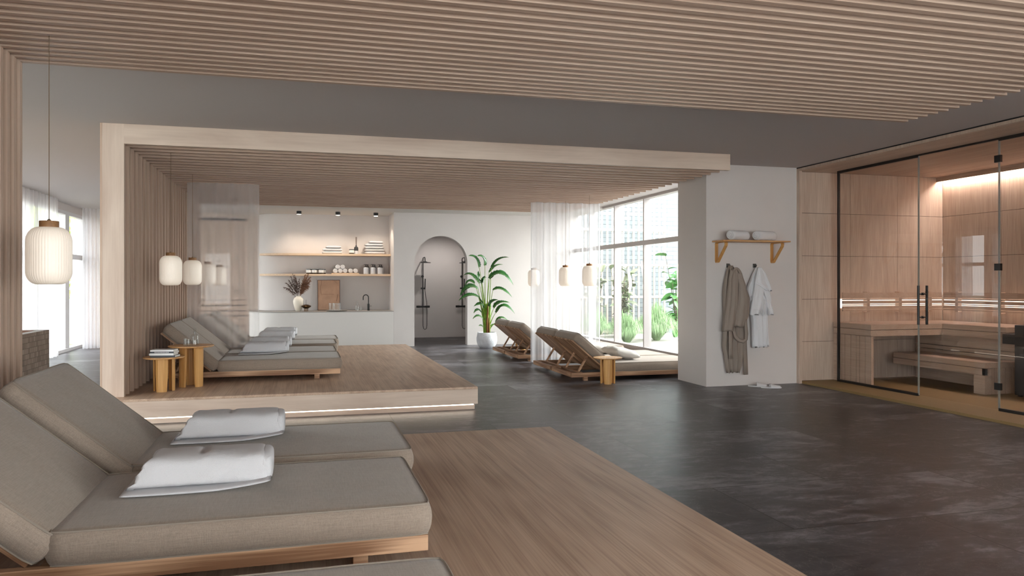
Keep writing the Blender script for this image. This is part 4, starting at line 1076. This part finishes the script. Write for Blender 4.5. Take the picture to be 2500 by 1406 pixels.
# ------------------------------------------------------------------ potted plant
t = thing('potted_plant', 'tall bird of paradise plant in a ribbed pale grey pot by the arch', 'plant', (3.84, 15.95, 0))
m = MB(); prof = [(.12, 0), (.155, .006), (.20, .07), (.222, .15), (.222, .22), (.205, .30), (.198, .335), (.186, .335), (.186, .30)]
m.lathe(prof, 48); m.build('pot', M['pot'], t, smooth='all')
m = MB(); m.lathe([(.005, .30), (.185, .30)], 24); m.build('soil', M['soil'], t)
S = .00250; LWK = 1.3
def pleaf(base, mid, tip, width, y0, y1, seed, origin=None, shoot=True):
    """petiole from the pot to base, then a blade base>mid>tip"""
    rr = random.Random(seed)
    def W(p, y): return Vector(((p[0]-867)*S, y, .335+(1160-p[1])*S))
    b = W(base, y0+.3*(y1-y0)); c = W(mid, y0+.7*(y1-y0)); e = W(tip, y1)
    ox = (b.x)*.22+rr.uniform(-.03,.03)
    if origin: ox = origin
    o = Vector((max(-.10, min(.10, ox)), max(-.08, min(.08, y0*.2)), .29)); h = b.z-o.z
    st = MB(); q = []
    for k in range(11):
        u = k/10; c1 = Vector((o.x+(b.x-o.x)*.10, o.y, o.z+h*.55)); q.append(o*(1-u)**2+c1*2*u*(1-u)+b*u*u)
    st.tube(q, [.017-.012*(k/10)**.7 for k in range(11)], 6); st.build('stalk', M['stem'], t, smooth='all')
    m = MB(); n = 22; rib = []
    ctl = c*2-(b+e)*.5
    pts = [b*(1-u)**2+ctl*2*u*(1-u)+e*u*u for u in [k/n for k in range(n+1)]]
    up = Vector((0, -.55, .85)); prev = None
    for k in range(n+1):
        u = k/n; d = (pts[min(k+1,n)]-pts[max(k-1,0)]).normalized(); sd = d.cross(up)
        if sd.length < .05: sd = Vector((1,0,0))
        sd.normalize(); nn = sd.cross(d).normalized()
        w = LWK*width*math.sin(PI*min(1, (u*.94+.06))**.75)**.8
        jag = 1-.30*(k % 2)*(rr.random() > .35)
        row = [pts[k]-sd*w*jag+nn*w*.35-d*w*.2, pts[k]-sd*w*.5+nn*w*.16, pts[k], pts[k]+sd*w*.5+nn*w*.16, pts[k]+sd*w*jag+nn*w*.35-d*w*.2]
        rib.append(row)
    m.grid(rib); lf = m.build('leaf', M['leaf'], t, smooth='all', solid=.002)
    r2 = MB(); r2.tube([p+Vector((0,0,.003)) for p in pts], [.0055*(1-k/n*.8) for k in range(n+1)], 5); r2.build('midrib', M['leafrib'], lf, smooth='all')
LV = [((795,600),(755,525),(692,508),.060,0,-.15),((850,585),(825,520),(772,508),.055,.05,-.1),((903,605),(960,535),(1043,518),.040,0,-.2),((893,645),(950,590),(1022,577),.028,.05,.1),
      ((880,700),(975,655),(1076,755),.070,-.05,-.25),((915,800),(985,790),(1072,860),.048,0,-.2),((812,730),(775,700),(765,632),.060,-.05,-.3),((780,790),(690,770),(615,850),.062,-.05,-.2),
      ((790,860),(700,840),(607,887),.048,0,-.15),((812,905),(780,870),(765,835),.055,-.1,-.3),((880,935),(895,895),(942,880),.055,-.1,-.25),((925,950),(970,905),(1055,905),.050,0,-.15),
      ((935,990),(1000,930),(1084,1000),.046,-.05,-.3),((825,950),(790,915),(728,935),.048,-.1,-.25),((812,992),(770,965),(733,993),.036,-.05,-.2),((820,1042),(770,1015),(725,1042),.030,-.1,-.2),
      ((940,1075),(985,1035),(1044,1060),.032,-.05,-.1),((805,740),(740,665),(675,672),.045,0,.15),((800,740),(820,700),(818,680),.052,-.15,-.3),((770,740),(730,720),(695,760),.040,.1,.25),
      ((825,1110),(805,1100),(785,1102),.025,-.05,-.1),((895,1115),(930,1095),(945,1105),.018,0,.05)]
for i, a in enumerate(LV): pleaf(*a, seed=i)
m = MB()
for k in range(9):
    a = 2*PI*k/9; x, y = .05*math.cos(a), .05*math.sin(a); m.tube([(x,y,.29),(x*1.25,y*1.2,.6),(x*1.7,y*1.5,.95)], [.026,.024,.012], 7)
m.build('leaf_sheath', M['stem'], t, smooth='all')
m = MB(); m.tube([(-.01,-.075,.30),(-.015,-.085,.55),(0,-.09,.8),(.005,-.09,1.0)], [.022,.02,.015,.005], 6); m.tube([(.03,-.07,.30),(.03,-.08,.50),(.03,-.085,.66)], [.018,.015,.004], 6); m.build('dry_sheath', M['sheath'], t, smooth='all')

# ------------------------------------------------------------------ garden outside the right window
m = MB(); m.box(6.3, 16, 10.0, 24, -.1, .0); o = m.build('garden_ground', M['gravel']); o['kind'] = 'structure'
struct(bx(6.3, 15, 19.5, 19.8, 0, 6.2).build('wall_garden', M['gbrick'])); struct(bx(13.0, 13.3, 9.5, 19.5, 0, 2.6).build('wall_light_block', M['gbrick'])); struct(bx(6.14, 6.3, 17.03, 19.5, 0, 3.2).build('wall_garden_side', M['wall']))  # second wall is unseen, added to cut daylight on the garden
t = thing('garden_trellis', 'cream timber trellis grid standing before the white brick wall', 'trellis', (6.4, 19.2, 0))
m = MB(); x = .0
while x < 3.36: m.box(x, x+.046, -.02, .02, 0, 3.75); x += .1545
m.build('uprights', M['trellis'], t)
m = MB()
for z in (.05, .98, 1.85, 2.80, 3.70): m.box(-.05, 3.36, -.06, -.021, z, z+.06)
m.build('rails', M['trellis'], t)
def grass(label, x, y, r, h, n, seed):
    rr = random.Random(seed); m = MB()
    for k in range(n):
        a = rr.uniform(0, 2*PI); l = rr.random()**.6; lean = l*r; hh = h*(1-.45*l)*rr.uniform(.75, 1.1); b = rr.uniform(0, .07)
        bx_, by_ = b*math.cos(a), b*math.sin(a); tx, ty = lean*math.cos(a), lean*math.sin(a)
        p0 = Vector((bx_, by_, 0)); p1 = Vector((bx_+tx*.55, by_+ty*.55, hh*.62)); p2 = Vector((bx_+tx*1.0, by_+ty*1.0, hh*(1-.22*l))); p3 = Vector((bx_+tx*1.35, by_+ty*1.35, hh*(.9-.62*l)))
        s = Vector((-math.sin(a), math.cos(a), 0))*.0045
        m.add([p0-s, p0+s, p1+s, p1-s, p2+s*.7, p2-s*.7, p3], [(0,1,2,3), (3,2,4,5), (5,4,6)])
    o = m.build('ornamental_grass', M['grass'], None); tag(o, label, 'grass plant', loc=(x, y, 0), kind='thing'); return o
grass('big silvery grass tuft outside, nearest the pillar', 8.3, 16.9, .55, .95, 1500, 1)
grass('silvery grass tuft outside behind the middle window pane', 7.35, 16.5, .42, .75, 900, 2)
grass('silvery grass tuft outside behind the pane next to the curtain', 7.05, 17.75, .36, .85, 900, 3)
grass('low grass tuft at the foot of the trellis, half hidden', 7.9, 18.0, .4, .7, 700, 4)
def shrub(label, x, y, h, n, seed, m_, lw=.09, spread=.45):
    rr = random.Random(seed); t = thing('garden_shrub', label, 'shrub', (x, y, 0)); st = MB(); lv = MB()
    for b in range(6):
        a = rr.uniform(0, 2*PI); tx, ty = spread*rr.uniform(.2, .9)*math.cos(a), spread*rr.uniform(.2, .9)*math.sin(a); hh = h*rr.uniform(.65, 1)
        pts = [Vector((tx*u**1.5, ty*u**1.5, hh*u)) for u in [k/10 for k in range(11)]]
        st.tube(pts, [.016*(1-.7*k/10) for k in range(11)], 5)
        for k in range(n//6):
            u = rr.uniform(.12, 1.0); i = min(9, int(u*10)); p = pts[i].lerp(pts[i+1], u*10-i)
            d = Vector((rr.gauss(0,1), rr.gauss(0,1), rr.uniform(-.3, 1.0))).normalized(); L_ = rr.uniform(.20, .36); w = L_*.27
            up = Vector((rr.gauss(0,.4), rr.gauss(0,.4), 1)); sd = d.cross(up).normalized(); nn = sd.cross(d)
            rows = []
            for j in range(7):
                v = j/6; q = p+d*L_*v+Vector((0,0,-.25*L_*v*v)); ww = w*math.sin(PI*min(1, v*.97+.02))**.7; rows.append([q-sd*ww+nn*ww*.25, q, q+sd*ww+nn*ww*.25])
            lv.grid(rows)
    st.build('stems', M['bark'], t); lv.build('foliage', m_, t, smooth='all'); return t
shrub('leafy green shrub in front of the trellis end, beside the pillar edge', 9.35, 17.9, 2.2, 90, 1, M['gleaf'])
shrub('olive grey leafy shrub climbing the trellis in the middle pane', 8.05, 18.5, 2.3, 110, 2, M['gleaf2'])
shrub('olive grey leafy shrub beside the curtain edge, before the trellis', 7.2, 18.4, 1.9, 80, 3, M['gleaf2'])
def spike(label, x, y, z0, z1, lean):
    t = thing('plume_grass', label, 'plume', (x, y, 0)); t['kind'] = 'thing'; m = MB(); top = Vector((lean, 0, z1)); a = Vector((0, 0, 0)); b = Vector((0, 0, z0))
    m.tube([a, b], .005, 5); m.build('stalk', M['grass'], t)
    m = MB(); pts = [b.lerp(top, k/10)+Vector((.03*math.sin(k*.5), 0, 0)) for k in range(11)]; m.tube(pts, [.006+.036*math.sin(PI*min(1, .05+k/10*.93))**.7 for k in range(11)], 8); m.build('plume', M['plume'], t, smooth='all')
spike('cream plume spike right of the first mullion from the curtain', 7.62, 17.0, 1.15, 1.75, .02); spike('leaning cream plume spike in the middle pane', 7.95, 16.6, .75, 1.35, -.12)
spike('cream plume spike against the leafy shrub, beside the pillar edge', 8.75, 16.7, 1.05, 1.85, .05); spike('cream plume spike in the last pane, left part', 8.30, 17.6, 1.2, 1.95, -.04); spike('low cream plume spike beside the curtain edge', 7.0, 17.0, .85, 1.4, .05)

# ------------------------------------------------------------------ view from the left windows
m = MB(); m.box(-60, -4.95, -20, 90, -.2, -.08); o = m.build('meadow', M['meadow']); o['kind'] = 'structure'
def tree(label, x, y, h, r, n, seed):
    rr = random.Random(seed); t = thing('garden_tree', label, 'tree', (x, y, -.08)); st = MB(); lv = MB()
    st.tube([(0,0,0),(.1,0,h*.4),(0,.1,h*.8)], [.16,.11,.04], 8)
    for k in range(9):
        a = rr.uniform(0, 2*PI); z = rr.uniform(.25, .7)*h; st.tube([(0,0,z),(r*.5*math.cos(a), r*.5*math.sin(a), z+.5),(r*.9*math.cos(a), r*.9*math.sin(a), z+1.1)], [.05,.03,.01], 5)
    for k in range(n):
        u = rr.uniform(-1, 1); a = rr.uniform(0, 2*PI); q = rr.random()**.4; s = math.sqrt(1-u*u)
        p = Vector((r*q*s*math.cos(a), r*q*s*math.sin(a), h*.55+h*.45*q*u)); d = Vector((rr.gauss(0,1), rr.gauss(0,1), rr.gauss(0,1))).normalized()*.14; e = d.orthogonal().normalized()*.07
        lv.add([p-d, p+e, p+d, p-e], [(0,1,2,3)])
    st.build('trunk', M['bark'], t); lv.build('foliage', M['tree'], t); return t
tree('pale yellow green tree outside the left window, nearer one', -8.6, 29.5, 6.5, 2.6, 5000, 5)
tree('pale yellow green tree outside the left window, farther one', -13.5, 38, 8, 4, 5000, 6)

# ------------------------------------------------------------------ daylight
w = bpy.data.worlds.new('sky'); SC.world = w; w.use_nodes = True
nt = w.node_tree; bg = nt.nodes['Background']
bg.inputs['Color'].default_value = (1.0, .972, .985, 1); bg.inputs['Strength'].default_value = 7.2
sd = bpy.data.lights.new('sun', 'SUN'); sd.energy = 9; sd.angle = rad(50); sd.color = (1, .98, .96)
so = bpy.data.objects.new('sun', sd); COL.objects.link(so); so.rotation_euler = Vector((.88, -.05, .46)).to_track_quat('Z', 'Y').to_euler()
SC.view_settings.view_transform = 'Standard'; SC.view_settings.look = 'None'; SC.view_settings.gamma = 1; SC.view_settings.use_curve_mapping = False
SC.view_settings.exposure = 0.36
SC.cycles.max_bounces = 12; SC.cycles.diffuse_bounces = 6; SC.cycles.transparent_max_bounces = 24; SC.cycles.glossy_bounces = 4
SC.cycles.sample_clamp_indirect = 6
